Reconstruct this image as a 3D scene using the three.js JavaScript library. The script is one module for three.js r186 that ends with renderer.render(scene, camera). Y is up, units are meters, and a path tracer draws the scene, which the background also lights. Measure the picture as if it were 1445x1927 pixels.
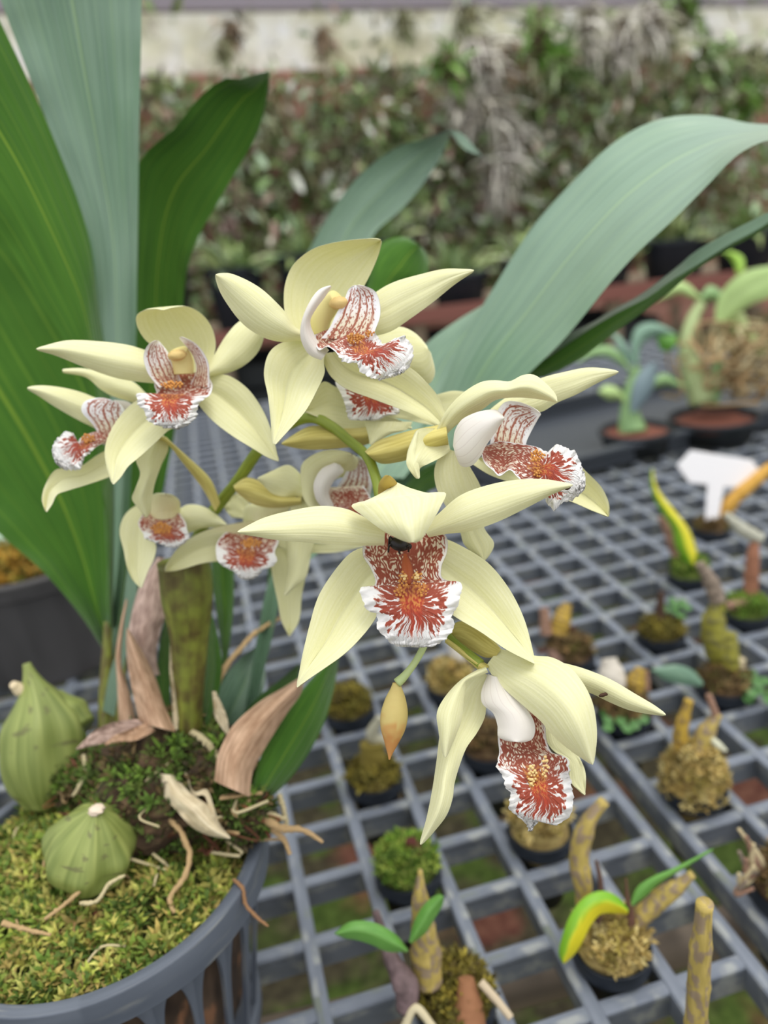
import * as THREE from 'three';
import { mergeGeometries, mergeVertices } from 'three/addons/utils/BufferGeometryUtils.js';
import { ImprovedNoise } from 'three/addons/math/ImprovedNoise.js';

// ---------------------------------------------------------------- camera, sky, exposure
const V3 = THREE.Vector3;
const scene = new THREE.Scene();
const FPX = 1450, CX = 722.5, CY = 963.5;
const RIGHT = new V3(0.96364, -0.1101, 0.24346), DOWN = new V3(-0.18771, -0.9274, 0.32358), FWD = new V3(0.19016, -0.35751, -0.91434);
const EYE = new V3(0.00337, 0.39054, 0.52336);
const camera = new THREE.PerspectiveCamera(2 * Math.atan(CY / FPX) * 180 / Math.PI, 1445 / 1927, 0.02, 60);
camera.position.copy(EYE);
camera.up.copy(DOWN).negate();
camera.lookAt(EYE.clone().add(FWD));
camera.focus = 0.252;
camera.userData.fStop = 6.4;
const renderer = new THREE.WebGLRenderer({ antialias: true });
renderer.toneMapping = THREE.LinearToneMapping;
renderer.toneMappingExposure = 1.64;
renderer.shadowMap.enabled = true;
{ // bright overcast sky, brighter towards the zenith as overcast skies are
  const w = 128, h = 64, a = new Float32Array(w * h * 4);
  for (let j = 0; j < h; j++) for (let i = 0; i < w; i++) {
    const el = ((j + 0.5) / h - 0.5) * Math.PI, s = Math.max(0, Math.sin(el));
    const L = 0.46 + 0.5 * s, k = (j * w + i) * 4;
    a[k] = L * 0.985; a[k + 1] = L; a[k + 2] = L * 1.03; a[k + 3] = 1;
  }
  const t = new THREE.DataTexture(a, w, h, THREE.RGBAFormat, THREE.FloatType);
  t.mapping = THREE.EquirectangularReflectionMapping; t.magFilter = THREE.LinearFilter; t.colorSpace = THREE.LinearSRGBColorSpace; t.needsUpdate = true;
  scene.background = t; scene.environment = t;
}

{ // hazy sun high above, spread wide by the cloud and the shade cloth
  const sun = new THREE.DirectionalLight(0xfffaf0, 0.75); sun.position.set(1.0, 4, 0.9); sun.target.position.set(0, 0, 0); sun.castShadow = true;
  sun.shadow.radius = 50; sun.shadow.mapSize.set(2048, 2048); const c = sun.shadow.camera; c.left = c.bottom = -4; c.right = c.top = 4; c.near = 0.1; c.far = 12; scene.add(sun, sun.target);
}

// ---------------------------------------------------------------- helpers
let seed = 12345;
const rnd = () => { seed = (seed + 0x6D2B79F5) | 0; let t = Math.imul(seed ^ (seed >>> 15), 1 | seed); t = (t + Math.imul(t ^ (t >>> 7), 61 | t)) ^ t; return ((t ^ (t >>> 14)) >>> 0) / 4294967296; };
const rr = (a, b) => a + (b - a) * rnd();
const pick = (a) => a[Math.floor(rnd() * a.length)];
const PN = new ImprovedNoise();
const noise = (x, y, z = 0) => PN.noise(x + 31.7, y + 17.3, z + 5.1);
const fbm = (x, y, z = 0, o = 4) => { let s = 0, a = 0.5; for (let i = 0; i < o; i++) { s += a * noise(x, y, z + i * 7.7); x *= 2.03; y *= 2.03; a *= 0.5; } return s; };
const clamp = (x, a = 0, b = 1) => Math.min(b, Math.max(a, x));
const sm = (a, b, x) => { const t = clamp((x - a) / (b - a)); return t * t * (3 - 2 * t); };
const lerp = (a, b, t) => a + (b - a) * t;
const mix3 = (a, b, t) => [lerp(a[0], b[0], t), lerp(a[1], b[1], t), lerp(a[2], b[2], t)];
const ray = (x, y) => RIGHT.clone().multiplyScalar((x - CX) / FPX).addScaledVector(DOWN, (y - CY) / FPX).add(FWD);
const at = (x, y, d) => EYE.clone().addScaledVector(ray(x, y), d);          // a point d metres in front of the lens
const onY = (x, y, h) => { const r = ray(x, y); return EYE.clone().addScaledVector(r, (h - EYE.y) / r.y); };  // a point on the level h
const depthOf = (p) => p.clone().sub(EYE).dot(FWD);
const crop = (ox, oy, s) => (p) => [ox + p[0] / s, oy + p[1] / s];
const ID = (p) => p;
const arr = (v, t) => { if (typeof v === 'number') return v; const x = t * (v.length - 1), i = Math.min(v.length - 2, Math.floor(x)), f = x - i; const p0 = v[Math.max(0, i - 1)], p1 = v[i], p2 = v[i + 1], p3 = v[Math.min(v.length - 1, i + 2)]; return 0.5 * (2 * p1 + (p2 - p0) * f + (2 * p0 - 5 * p1 + 4 * p2 - p3) * f * f + (3 * p1 - p0 - 3 * p2 + p3) * f * f * f); };
const spaced = (pts, n) => new THREE.CatmullRomCurve3(pts.map((p) => new V3(p[0], p[1], p[2] || 0)), false, 'centripetal').getSpacedPoints(n);

const used = {};
function numbered(n) { const k = used[n] = (used[n] ?? -1) + 1; return k ? n + '_' + String(k).padStart(3, '0') : n; }
function thing(name, label, category, pos, group) {
  const o = new THREE.Group(); o.name = numbered(name); o.position.copy(pos); scene.add(o);
  o.userData = { label, category }; if (group) o.userData.group = group;
  return o;
}
const originOf = (o) => { const p = new V3(); for (let q = o; q && q !== scene; q = q.parent) p.add(q.position); return p; };
function part(parent, name, geo, mat, label, kind) {   // geometry is given in world metres
  const o = originOf(parent); geo.translate(-o.x, -o.y, -o.z);
  const m = new THREE.Mesh(geo, mat); m.name = name; m.castShadow = m.receiveShadow = true;
  if (label) m.userData.label = label; if (kind) m.userData.kind = kind;
  parent.add(m); return m;
}
function sub(parent, name, pos, label) { const g = new THREE.Group(); g.name = name; g.position.copy(pos).sub(originOf(parent)); if (label) g.userData.label = label; parent.add(g); return g; }
function top(name, geo, mat, label, category, group, kind) {
  geo.computeBoundingBox(); const b = geo.boundingBox, c = new V3((b.min.x + b.max.x) / 2, b.min.y, (b.min.z + b.max.z) / 2);
  geo.translate(-c.x, -c.y, -c.z);
  const m = new THREE.Mesh(geo, mat); m.name = numbered(name); m.position.copy(c); m.castShadow = m.receiveShadow = true;
  m.userData = {}; if (label) m.userData.label = label; if (category) m.userData.category = category; if (group) m.userData.group = group; if (kind) m.userData.kind = kind;
  scene.add(m); return m;
}

// A thin living sheet (petal, leaf): two edges traced from base to tip, each with its own distance; m columns across, real thickness, a front and a back face.
function blade(o) {
  const c = o.c || ID, n = o.n || 36, m = o.m || 14, th = o.th ?? 0.0007;
  const L = spaced(o.L.map(c), n), R = spaced(o.R.map(c), n), P = [];
  const jag = o.jag || 0, jf = o.jf || 40, sd = o.seed || 0;
  for (let i = 0; i <= n; i++) {
    const t = i / n, a = L[i].clone(), b = R[i].clone(), row = [];
    if (jag) {
      const k = sm(o.j0 ?? 0.4, (o.j0 ?? 0.4) + 0.12, t) * jag, dl = a.clone().sub(b), l = dl.length() || 1; dl.multiplyScalar(1 / l);
      const ja = noise(t * jf, sd, 1) * k, jb = noise(t * jf, sd + 9, 3) * k;
      a.addScaledVector(dl, ja); b.addScaledVector(dl, -jb);
      const dt = noise(t * jf * 0.8, sd + 4, 6) * k * sm(0.7, 1, t); a.y += dt; b.y += dt;
    }
    const mf = arr(o.mid ?? 0.5, t), M = a.clone().lerp(b, mf);
    const d = arr(o.d, t), ti = arr(o.tilt ?? 0, t), bu = arr(o.bulge ?? 0, t), cr = arr(o.crease ?? 0, t);
    for (let j = 0; j <= m; j++) {
      const s = -1 + 2 * j / m, q = s < 0 ? a.clone().lerp(M, s + 1) : M.clone().lerp(b, s);
      let z = d + ti * s / 2 - bu * (1 - s * s) - cr * (1 - Math.abs(s));
      if (o.wave) z += o.wave * noise(t * (o.wf || 14) + sd, s * 1.7, 2.2) * (Math.abs(s) ** 2 * 0.9 + 0.1);
      if (o.ruff) z += o.ruff * Math.max(sm(0.45, 1, Math.abs(s)), sm(0.8, 1, t)) * sm(o.j0 ?? 0.4, (o.j0 ?? 0.4) + 0.15, t) * noise(t * 34 * (s < 0 ? 1 : 1.13) + s * 3, sd + s * 2.5, 4.4);
      row.push(at(q.x, q.y, z));
    }
    P.push(row);
  }
  return sheet(P, th);
}
// closed sheet from a grid of points; group 0 is the side towards the camera's side of it, group 1 the other
function sheet(P, th, flip = 0) {
  const n = P.length - 1, m = P[0].length - 1, N = [], e1 = new V3(), e2 = new V3();
  let facing = 0;
  for (let i = 0; i <= n; i++) { N.push([]); for (let j = 0; j <= m; j++) {
    e1.subVectors(P[Math.min(n, i + 1)][j], P[Math.max(0, i - 1)][j]);
    e2.subVectors(P[i][Math.min(m, j + 1)], P[i][Math.max(0, j - 1)]);
    if (e2.length() < 1e-7) e2.subVectors(P[Math.max(0, i - 1)][Math.min(m, j + 1)], P[Math.max(0, i - 1)][Math.max(0, j - 1)]);
    const q = new V3().crossVectors(e1, e2); if (q.length() > 1e-14) q.normalize(); else q.set(0, 0, 1);
    N[i].push(q); facing += q.dot(EYE.clone().sub(P[i][j]));
  } }
  const sg = (facing >= 0 ? 1 : -1) * (flip ? -1 : 1);
  const pos = [], nor = [], uv = [], f0 = [], f1 = [], id = (k, i, j) => (k * (n + 1) + i) * (m + 1) + j;
  for (const k of [1, -1]) for (let i = 0; i <= n; i++) for (let j = 0; j <= m; j++) {
    const s = -1 + 2 * j / m, e = (0.22 + 0.78 * Math.sqrt(Math.max(0, 1 - s ** 6))) * (i === n ? 0.25 : 1);
    const q = P[i][j], w = N[i][j];
    pos.push(q.x + w.x * sg * k * th / 2 * e, q.y + w.y * sg * k * th / 2 * e, q.z + w.z * sg * k * th / 2 * e);
    nor.push(w.x * sg * k, w.y * sg * k, w.z * sg * k); uv.push(j / m, i / n);
  }
  const quad = (f, a, b, c, d, s) => { if (s > 0) f.push(a, c, b, b, c, d); else f.push(a, b, c, b, d, c); };
  for (let i = 0; i < n; i++) for (let j = 0; j < m; j++) {
    quad(f0, id(0, i, j), id(0, i, j + 1), id(0, i + 1, j), id(0, i + 1, j + 1), sg);
    quad(f1, id(1, i, j), id(1, i, j + 1), id(1, i + 1, j), id(1, i + 1, j + 1), -sg);
  }
  for (let i = 0; i < n; i++) {
    quad(f0, id(1, i, 0), id(0, i, 0), id(1, i + 1, 0), id(0, i + 1, 0), sg);
    quad(f0, id(0, i, m), id(1, i, m), id(0, i + 1, m), id(1, i + 1, m), sg);
  }
  for (let j = 0; j < m; j++) {
    quad(f0, id(1, 0, j), id(1, 0, j + 1), id(0, 0, j), id(0, 0, j + 1), sg);
    quad(f0, id(0, n, j), id(0, n, j + 1), id(1, n, j), id(1, n, j + 1), sg);
  }
  const g = new THREE.BufferGeometry();
  g.setAttribute('position', new THREE.Float32BufferAttribute(pos, 3));
  g.setAttribute('normal', new THREE.Float32BufferAttribute(nor, 3));
  g.setAttribute('uv', new THREE.Float32BufferAttribute(uv, 2));
  g.setIndex([...f0, ...f1]); g.addGroup(0, f0.length, 0); g.addGroup(f0.length, f1.length, 1);
  return g;
}
// tube along world points, radius by station, with optional ridges and end caps
function tube(pts, rad, o = {}) {
  const n = o.n || Math.max(8, pts.length * 5), k = o.k || 12;
  const cv = new THREE.CatmullRomCurve3(pts, false, 'centripetal'), C = cv.getSpacedPoints(n), T = C.map((_, i) => C[Math.min(n, i + 1)].clone().sub(C[Math.max(0, i - 1)]).normalize());
  let u = new V3(0, 0, 1); if (Math.abs(T[0].z) > 0.8) u.set(1, 0, 0);
  const pos = [], uv = [], idx = [];
  for (let i = 0; i <= n; i++) {
    u.addScaledVector(T[i], -u.dot(T[i])).normalize(); const v = new V3().crossVectors(T[i], u);
    for (let j = 0; j <= k; j++) {
      const a = j / k * Math.PI * 2, t = i / n; let r = arr(rad, t);
      if (o.ridge) r *= 1 + o.ridge * Math.cos(a * (o.ridges || 6) + t * (o.twist || 0)) * (o.ridgeAt ? o.ridgeAt(t) : 1);
      if (o.nodes) r *= 1 + 0.14 * Math.abs(Math.cos(t * Math.PI * o.nodes)) ** 14 * 0.6;
      if (o.lump) r *= 1 + o.lump * noise(Math.cos(a) * 1.5 + t * (o.lf || 5), Math.sin(a) * 1.5, (o.seed || 0) + t * (o.lf || 5));
      const q = C[i].clone().addScaledVector(u, Math.cos(a) * r * (o.flat || 1)).addScaledVector(v, Math.sin(a) * r);
      pos.push(q.x, q.y, q.z); uv.push(j / k, t);
    }
  }
  for (let i = 0; i < n; i++) for (let j = 0; j < k; j++) { const a = i * (k + 1) + j, b = a + 1, c = a + k + 1, d = c + 1; idx.push(a, b, c, b, d, c); }
  for (const e of [0, n]) { const b = pos.length / 3, q = C[e]; pos.push(q.x, q.y, q.z); uv.push(0.5, e / n); for (let j = 0; j < k; j++) { const a = e * (k + 1) + j; e ? idx.push(b, a, a + 1) : idx.push(b, a + 1, a); } }
  const g = new THREE.BufferGeometry();
  g.setAttribute('position', new THREE.Float32BufferAttribute(pos, 3)); g.setAttribute('uv', new THREE.Float32BufferAttribute(uv, 2)); g.setIndex(idx);
  return smooth(g);
}
function smooth(g) { // vertex normals averaged over equal positions (seams too)
  g.computeVertexNormals(); const p = g.attributes.position, nn = g.attributes.normal, M = new Map();
  for (let i = 0; i < p.count; i++) { const k = Math.round(p.getX(i) * 2e5) + '_' + Math.round(p.getY(i) * 2e5) + '_' + Math.round(p.getZ(i) * 2e5); (M.get(k) || M.set(k, []).get(k)).push(i); }
  for (const l of M.values()) if (l.length > 1) { let x = 0, y = 0, z = 0; for (const i of l) { x += nn.getX(i); y += nn.getY(i); z += nn.getZ(i); } const d = Math.hypot(x, y, z) || 1; for (const i of l) nn.setXYZ(i, x / d, y / d, z / d); }
  return g;
}
function lump(c, r, o = {}) { // bumpy ball, squashed by o.s
  const g = mergeVertices(new THREE.IcosahedronGeometry(1, o.det ?? 4).deleteAttribute('normal').deleteAttribute('uv')), p = g.attributes.position, uv = [], s = o.s || [1, 1, 1], f = o.f || 3, a = o.a ?? 0.2, q = new V3();
  for (let i = 0; i < p.count; i++) {
    q.fromBufferAttribute(p, i); uv.push(Math.atan2(q.z, q.x) / 6.2832 + 0.5, q.y * 0.5 + 0.5);
    const k = 1 + a * (noise(q.x * f + c.x * 90, q.y * f + c.z * 90, q.z * f) + 0.5 * noise(q.x * f * 2.3, q.y * f * 2.3 + c.x * 50, q.z * f * 2.3));
    p.setXYZ(i, c.x + q.x * k * r * s[0], c.y + q.y * k * r * s[1], c.z + q.z * k * r * s[2]);
  }
  g.setAttribute('uv', new THREE.Float32BufferAttribute(uv, 2)); g.computeVertexNormals(); return g;
}
function tex(w, h, fn, srgb = true, rep = true) {
  const a = new Uint8Array(w * h * 4);
  for (let j = 0; j < h; j++) for (let i = 0; i < w; i++) { const c = fn((i + 0.5) / w, (j + 0.5) / h), k = (j * w + i) * 4; a[k] = clamp(c[0], 0, 255); a[k + 1] = clamp(c[1], 0, 255); a[k + 2] = clamp(c[2], 0, 255); a[k + 3] = 255; }
  const t = new THREE.DataTexture(a, w, h); t.colorSpace = srgb ? THREE.SRGBColorSpace : THREE.NoColorSpace; t.magFilter = THREE.LinearFilter; t.minFilter = THREE.LinearFilter;
  t.wrapS = t.wrapT = rep ? THREE.RepeatWrapping : THREE.ClampToEdgeWrapping; t.needsUpdate = true; return t;
}
const std = (c, r = 0.8, x = {}) => new THREE.MeshStandardMaterial({ color: c, roughness: r, side: THREE.DoubleSide, ...x });
const phy = (c, r = 0.8, x = {}) => new THREE.MeshPhysicalMaterial({ color: c, roughness: r, side: THREE.DoubleSide, ...x });

// ---------------------------------------------------------------- materials
const petalTex = tex(256, 256, (u, v) => { const s = fbm(u * 26, v * 1.6, 1) * 0.7 + fbm(u * 60, v * 4, 2) * 0.4, p = fbm(u * 40, v * 60, 9, 2); return [243 + s * 14 + p * 6, 241 + s * 14 + p * 6, 194 + s * 34 + p * 10]; });
const petalTex2 = tex(256, 256, (u, v) => { const s = fbm(u * 26, v * 1.6, 4) * 0.7 + fbm(u * 60, v * 4, 5) * 0.4; return [240 + s * 16, 239 + s * 16, 174 + s * 34]; });
const petalBump = tex(256, 64, (u, v) => { const b = 128 + 150 * fbm(u * 24, v * 1.2, 2); return [b, b, b]; }, false);
const petalMat = phy(0xffffff, 0.92, { map: petalTex, bumpMap: petalBump, bumpScale: 0.00012, transmission: 0.2, thickness: 0, ior: 1.4 });
const petalBack = phy(0xffffff, 0.92, { map: petalTex2, bumpMap: petalBump, bumpScale: 0.00012, transmission: 0.2, thickness: 0, ior: 1.4 });
const PETAL = [petalMat, petalBack];
function lipColor(u, v) {
  const s = (u - 0.5) * 2, as = Math.abs(s);
  let w = 0.46 + 0.4 * sm(0.42, 0.62, v); if (v > 0.66) w *= Math.sqrt(Math.max(0.0004, 1 - ((v - 0.66) / 0.34) ** 2));
  const X = s * w, Y = v * 1.6, dx = X, dy = Y - 0.96, ang = Math.atan2(dx, dy), ra = Math.hypot(dx, dy);
  const edge = Math.min((1 - as) * w, (1 - v) * 1.1);
  const aw = sm(0.46, 0.6, v);
  const wx = X + 0.05 * fbm(X * 7, Y * 7, 3), wy = Y + 0.05 * fbm(X * 7, Y * 7, 8);
  // throat: worm-like network, apron: stripes running outwards
  const net = 1.2 - Math.abs(noise(wx * 30, wy * 21, 2)) * 2.4 + fbm(X * 9, Y * 7, 5) * 0.9 + sm(0.5, 0.1, as) * 0.25 - sm(0.045, 0.0, edge) * 1.1 - sm(0.16, 0.0, v) * 0.8;
  const st = noise(ang * 13 + fbm(dx * 6, dy * 6, 1) * 1.8, ra * 5, 4) + 0.6 * noise(ang * 28 + fbm(dx * 11, dy * 11, 7) * 1.6, ra * 8, 6);
  const strip = st * 1.15 + 0.55 - sm(0.38, 0.14, edge) * 0.9 - sm(0.22, 0.08, edge) * 1.2 + sm(0.2, 0.05, Math.abs(dx)) * 0.3 * sm(0.2, 0.05, dy);
  const red = clamp(lerp(net * 1.6 - 0.35, strip * 3.2, aw));
  const cream = mix3([240, 229, 205], [247, 245, 242], clamp(sm(0.3, 0.55, v) + sm(0.1, 0.02, edge)));
  let col = mix3(cream, mix3([152, 74, 54], [160, 68, 46], aw), red);
  // the two solid red patches below the callus, with a pale slit between
  const bl = sm(0.24, 0.17, Math.abs(dx) + 0.12 * sm(0.05, 0.3, dy) + 0.06 * noise(dx * 20, dy * 8, 2)) * sm(-0.1, -0.02, dy) * sm(0.34, 0.22, dy + 0.16 * noise(dx * 26, 2, 1));
  col = mix3(col, [186, 66, 40], bl * 0.95);
  col = mix3(col, [246, 240, 236], sm(0.03, 0.008, Math.abs(dx + 0.01 * noise(dy * 9, 1))) * sm(0.1, 0.2, dy));
  const or = sm(0.2, 0.1, Math.hypot((Math.abs(dx) - 0.1) * 1.3, dy + 0.06)) * sm(-0.25, 0.25, noise(X * 26, Y * 26, 5));
  col = mix3(col, [226, 158, 78], or * 0.8);
  return col;
}
const lipTex = tex(768, 768, lipColor, true, false);
const lipBump = tex(512, 512, (u, v) => { const s = (u - 0.5) * 2, dx = s * 0.8, dy = v * 1.6 - 0.96; const k = 128 + 110 * noise(Math.atan2(dx, dy) * 16, Math.hypot(dx, dy) * 2, 3) * sm(0.45, 0.7, v); return [k, k, k]; }, false, false);
const lipWhite = phy(0xf4f1ee, 0.9, { transmission: 0.22, thickness: 0 });
const LIP = [phy(0xffffff, 0.75, { map: lipTex, bumpMap: lipBump, bumpScale: 0.0009, transmission: 0.12, thickness: 0 }), lipWhite];
const lobeTex = tex(384, 384, (u, v) => {
  const s = (u - 0.5) * 2, e = Math.min(1 - Math.abs(s), (1 - v) * 1.4), k = s * 3 + 0.5 * fbm(u * 3, v * 3, 3);
  const line = sm(0.2, 0.06, Math.abs(k - Math.round(k))) * sm(-0.35, 0.05, fbm(u * 5, v * 3, 11)), dots = sm(0.12, 0.3, fbm(u * 26, v * 20, 6) + 0.2 * sm(0.4, 0.1, v) + 0.12 * sm(0.4, 0.75, v) * sm(0.1, 0.3, e));
  return mix3(mix3([236, 226, 200], [246, 243, 242], sm(0.2, 0.55, v) + sm(0.3, 0.1, e)), [160, 84, 62], clamp((line + dots) * sm(0.1, 0.24, e)) * 0.92);
}, true, false);
const lobeIn = phy(0xffffff, 0.85, { map: lobeTex, transmission: 0.15, thickness: 0 });
const lobeOutTex = tex(128, 128, (u, v) => { const k = Math.abs(((u * 5) % 1) - 0.5), l = sm(0.07, 0.01, k) * 12 * sm(0.75, 0.4, v); return [244 - l, 239 - l * 1.3, 230 - l * 1.3]; });
const lobeOut = phy(0xffffff, 0.85, { map: lobeOutTex, transmission: 0.2, thickness: 0 });
const callusMat = std(0xd39248, 0.65), callusPale = std(0xf0cf8e, 0.6), columnMat = std(0xeadd96, 0.6), antherMat = std(0xddc07c, 0.6);
const ovaryTex = tex(128, 128, (u, v) => { const s = fbm(u * 10, v * 2, 3); return [218 + s * 40, 204 + s * 44, 118 + s * 50]; });
const ovaryMat = phy(0xffffff, 0.8, { map: ovaryTex, transmission: 0.15, thickness: 0 });
const OVARY = [ovaryMat, ovaryMat];
const stemMat = std(0x96a63e, 0.5, { map: tex(64, 128, (u, v) => { const s = fbm(u * 6, v * 14, 2); return [225 + s * 60, 228 + s * 50, 205 + s * 60]; }) });
function leafTex(base, vein, sd, veins = 9, dark = 22) {
  return tex(256, 512, (u, v) => {
    const k = u * veins, d = Math.abs(k - Math.round(k)), l = sm(0.09, 0.01, d) * (0.3 + 0.7 * Math.abs(noise(Math.round(k) * 3.1, sd)) * 2), mid = sm(0.018, 0.004, Math.abs(u - 0.5));
    const f = fbm(u * 40, v * 2.5, sd, 4) * dark, g = fbm(u * 7, v * 5, sd + 3, 3) * dark * 0.8, c = mix3(base, vein, clamp(l * 0.42 + mid * 0.85));
    return [c[0] + f + g, c[1] + f + g, c[2] + f * 0.8 + g * 0.7];
  });
}
const leafBump = tex(256, 64, (u) => { const k = u * 9, d = Math.abs(k - Math.round(k)); const b = 128 + 60 * Math.cos(u * Math.PI * 18) + 26 * Math.cos(u * Math.PI * 46) - 60 * sm(0.12, 0, d); return [b, b, b]; }, false);
const leafUp = phy(0xffffff, 0.4, { map: leafTex([112, 146, 118], [138, 170, 120], 1), bumpMap: leafBump, bumpScale: 0.0006, ior: 1.65, clearcoat: 0.7, clearcoatRoughness: 0.38 });   // waxy upper face
const leafUnder = phy(0xffffff, 0.95, { map: leafTex([70, 122, 16], [136, 168, 44], 3), transmission: 0.28, thickness: 0, bumpMap: leafBump, bumpScale: 0.0006 });   // matt lower face
const dryTex = tex(128, 256, (u, v) => { const s = fbm(u * 22, v * 2.5, 6), p = fbm(u * 6, v * 6, 8); return [204 + s * 60 + p * 60, 166 + s * 60 + p * 62, 134 + s * 60 + p * 60]; });
const dryMat = phy(0xffffff, 0.9, { map: dryTex, transmission: 0.15, thickness: 0 });
const dryPink = phy(0xffffff, 0.9, { map: tex(128, 256, (u, v) => { const s = fbm(u * 22, v * 3, 16), p = fbm(u * 7, v * 10, 18); return [188 + s * 50 + p * 70, 160 + s * 50 + p * 70, 146 + s * 50 + p * 66]; }), transmission: 0.1, thickness: 0 });
const dryCream = phy(0xffffff, 0.9, { map: tex(128, 128, (u, v) => { const s = fbm(u * 14, v * 2, 26), p = fbm(u * 6, v * 6, 8); return [224 + s * 50 + p * 30, 208 + s * 50 + p * 36, 172 + s * 60 + p * 40]; }), transmission: 0.15, thickness: 0 });
const bulbMat = std(0xffffff, 0.5, { map: tex(256, 256, (u, v) => { const s = fbm(Math.cos(u * 6.283) * 5, Math.sin(u * 6.283) * 5 + 3, v * 2), p = sm(0.25, 0.36, fbm(u * 9, v * 9, 4)); return mix3([134 + s * 60, 146 + s * 54, 76 + s * 44], [96, 94, 58], p * 0.6); }) });
const sheathMat = std(0xffffff, 0.55, { map: tex(128, 256, (u, v) => { const s = fbm(u * 12, v * 3, 12), b = sm(-0.3, 0.35, fbm(u * 5, v * 7, 15)); return mix3([126 + s * 40, 134 + s * 40, 50 + s * 20], [88 + s * 30, 76 + s * 30, 34 + s * 16], b); }) });
const potTex = tex(256, 256, (u, v) => { const s = fbm(u * 8, v * 8, 2), d = sm(0.12, 0.4, fbm(u * 16, v * 16, 5)); return mix3([92 + s * 26, 99 + s * 26, 110 + s * 26], [140, 140, 134], d * 0.6); });
const potMat = std(0xffffff, 0.5, { map: potTex });
const blackPot = std(0x1b222c, 0.5), blackPot2 = std(0x23282c, 0.6);
const railTex = tex(256, 256, (u, v) => { const s = fbm(u * 5, v * 5, 2), d = sm(0.02, 0.3, fbm(u * 9, v * 9, 5)), g = sm(0.1, 0.35, fbm(u * 4, v * 4, 9)); return mix3(mix3([116 + s * 34, 123 + s * 34, 135 + s * 34], [172, 174, 168], d * 0.7), [112, 120, 88], g * 0.5); });
const railMat = std(0xffffff, 0.48, { map: railTex });
const mossMat = std(0xffffff, 0.85);
const soilMat = std(0x3a2c1e, 0.95), chipMats = [std(0x8a5334, 0.9), std(0xb08a5c, 0.9), std(0x6a3f2a, 0.9)];
const rootMat = std(0xb89a6e, 0.85), rootPale = std(0xc9bb92, 0.85), caneMat = std(0xffffff, 0.65, { map: tex(64, 256, (u, v) => { const s = fbm(u * 8, v * 4, 3), p = sm(-0.05, 0.15, fbm(u * 6, v * 11, 7)); return mix3([186 + s * 70, 164 + s * 64, 88 + s * 50], [150 + s * 40, 130 + s * 40, 112 + s * 40], p * 0.85); }) });
// ---------------------------------------------------------------- the shade house
const S = 0.045;   // pitch of the bench lattice
{ // ground under the benches
  const gt = tex(512, 512, (u, v) => { const m = sm(-0.1, 0.2, fbm(u * 9, v * 9, 2)), r = sm(0.06, 0.26, fbm(u * 5, v * 5, 6)), s = fbm(u * 60, v * 60, 3) * 60; const c = mix3(mix3([70, 64, 44], [72, 92, 30], m), [122, 72, 58], r * 0.8); return [c[0] + s, c[1] + s, c[2] + s * 0.8]; });
  const g = new THREE.BoxGeometry(14, 0.1, 12); g.translate(1, -0.6, -3.2);
  const uv = g.attributes.uv; for (let i = 0; i < uv.count; i++) uv.setXY(i, uv.getX(i) * 14, uv.getY(i) * 12);
  top('ground', g, std(0xffffff, 0.95, { map: gt }), 'mossy green and reddish brown ground under the lattice bench', 'ground', null, 'structure');
}
// back wall: it runs away to the right
const WA = at(260, 15, 3.3), WB = at(1445, 15, 4.7), WU = WB.clone().sub(WA).setY(0).normalize(), WN = new V3(-WU.z, 0, WU.x).normalize();
if (WN.dot(EYE.clone().sub(WA)) < 0) WN.negate();
const onWall = (x, y, off = 0) => { const r = ray(x, y), p0 = WA.clone().addScaledVector(WN, off); return EYE.clone().addScaledVector(r, p0.clone().sub(EYE).dot(WN) / r.dot(WN)); };
const wallBox = (u0, u1, y0, y1, o0, o1) => { // box in the wall's own axes: along, up, out
  const g = new THREE.BoxGeometry(u1 - u0, y1 - y0, o1 - o0); g.translate((u0 + u1) / 2, (y0 + y1) / 2, (o0 + o1) / 2);
  g.applyMatrix4(new THREE.Matrix4().makeBasis(WU, new V3(0, 1, 0), new V3().crossVectors(WU, new V3(0, 1, 0)).multiplyScalar(new V3().crossVectors(WU, new V3(0, 1, 0)).dot(WN) > 0 ? 1 : 1)));
  g.translate(WA.x, 0, WA.z); return g;
};
const OUT = new V3().crossVectors(WU, new V3(0, 1, 0)).dot(WN) > 0 ? 1 : -1;   // sign of «out» towards the camera
const wo = (a, b) => OUT > 0 ? [a, b] : [-b, -a];
const netY = onWall(500, 132).y;
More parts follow.
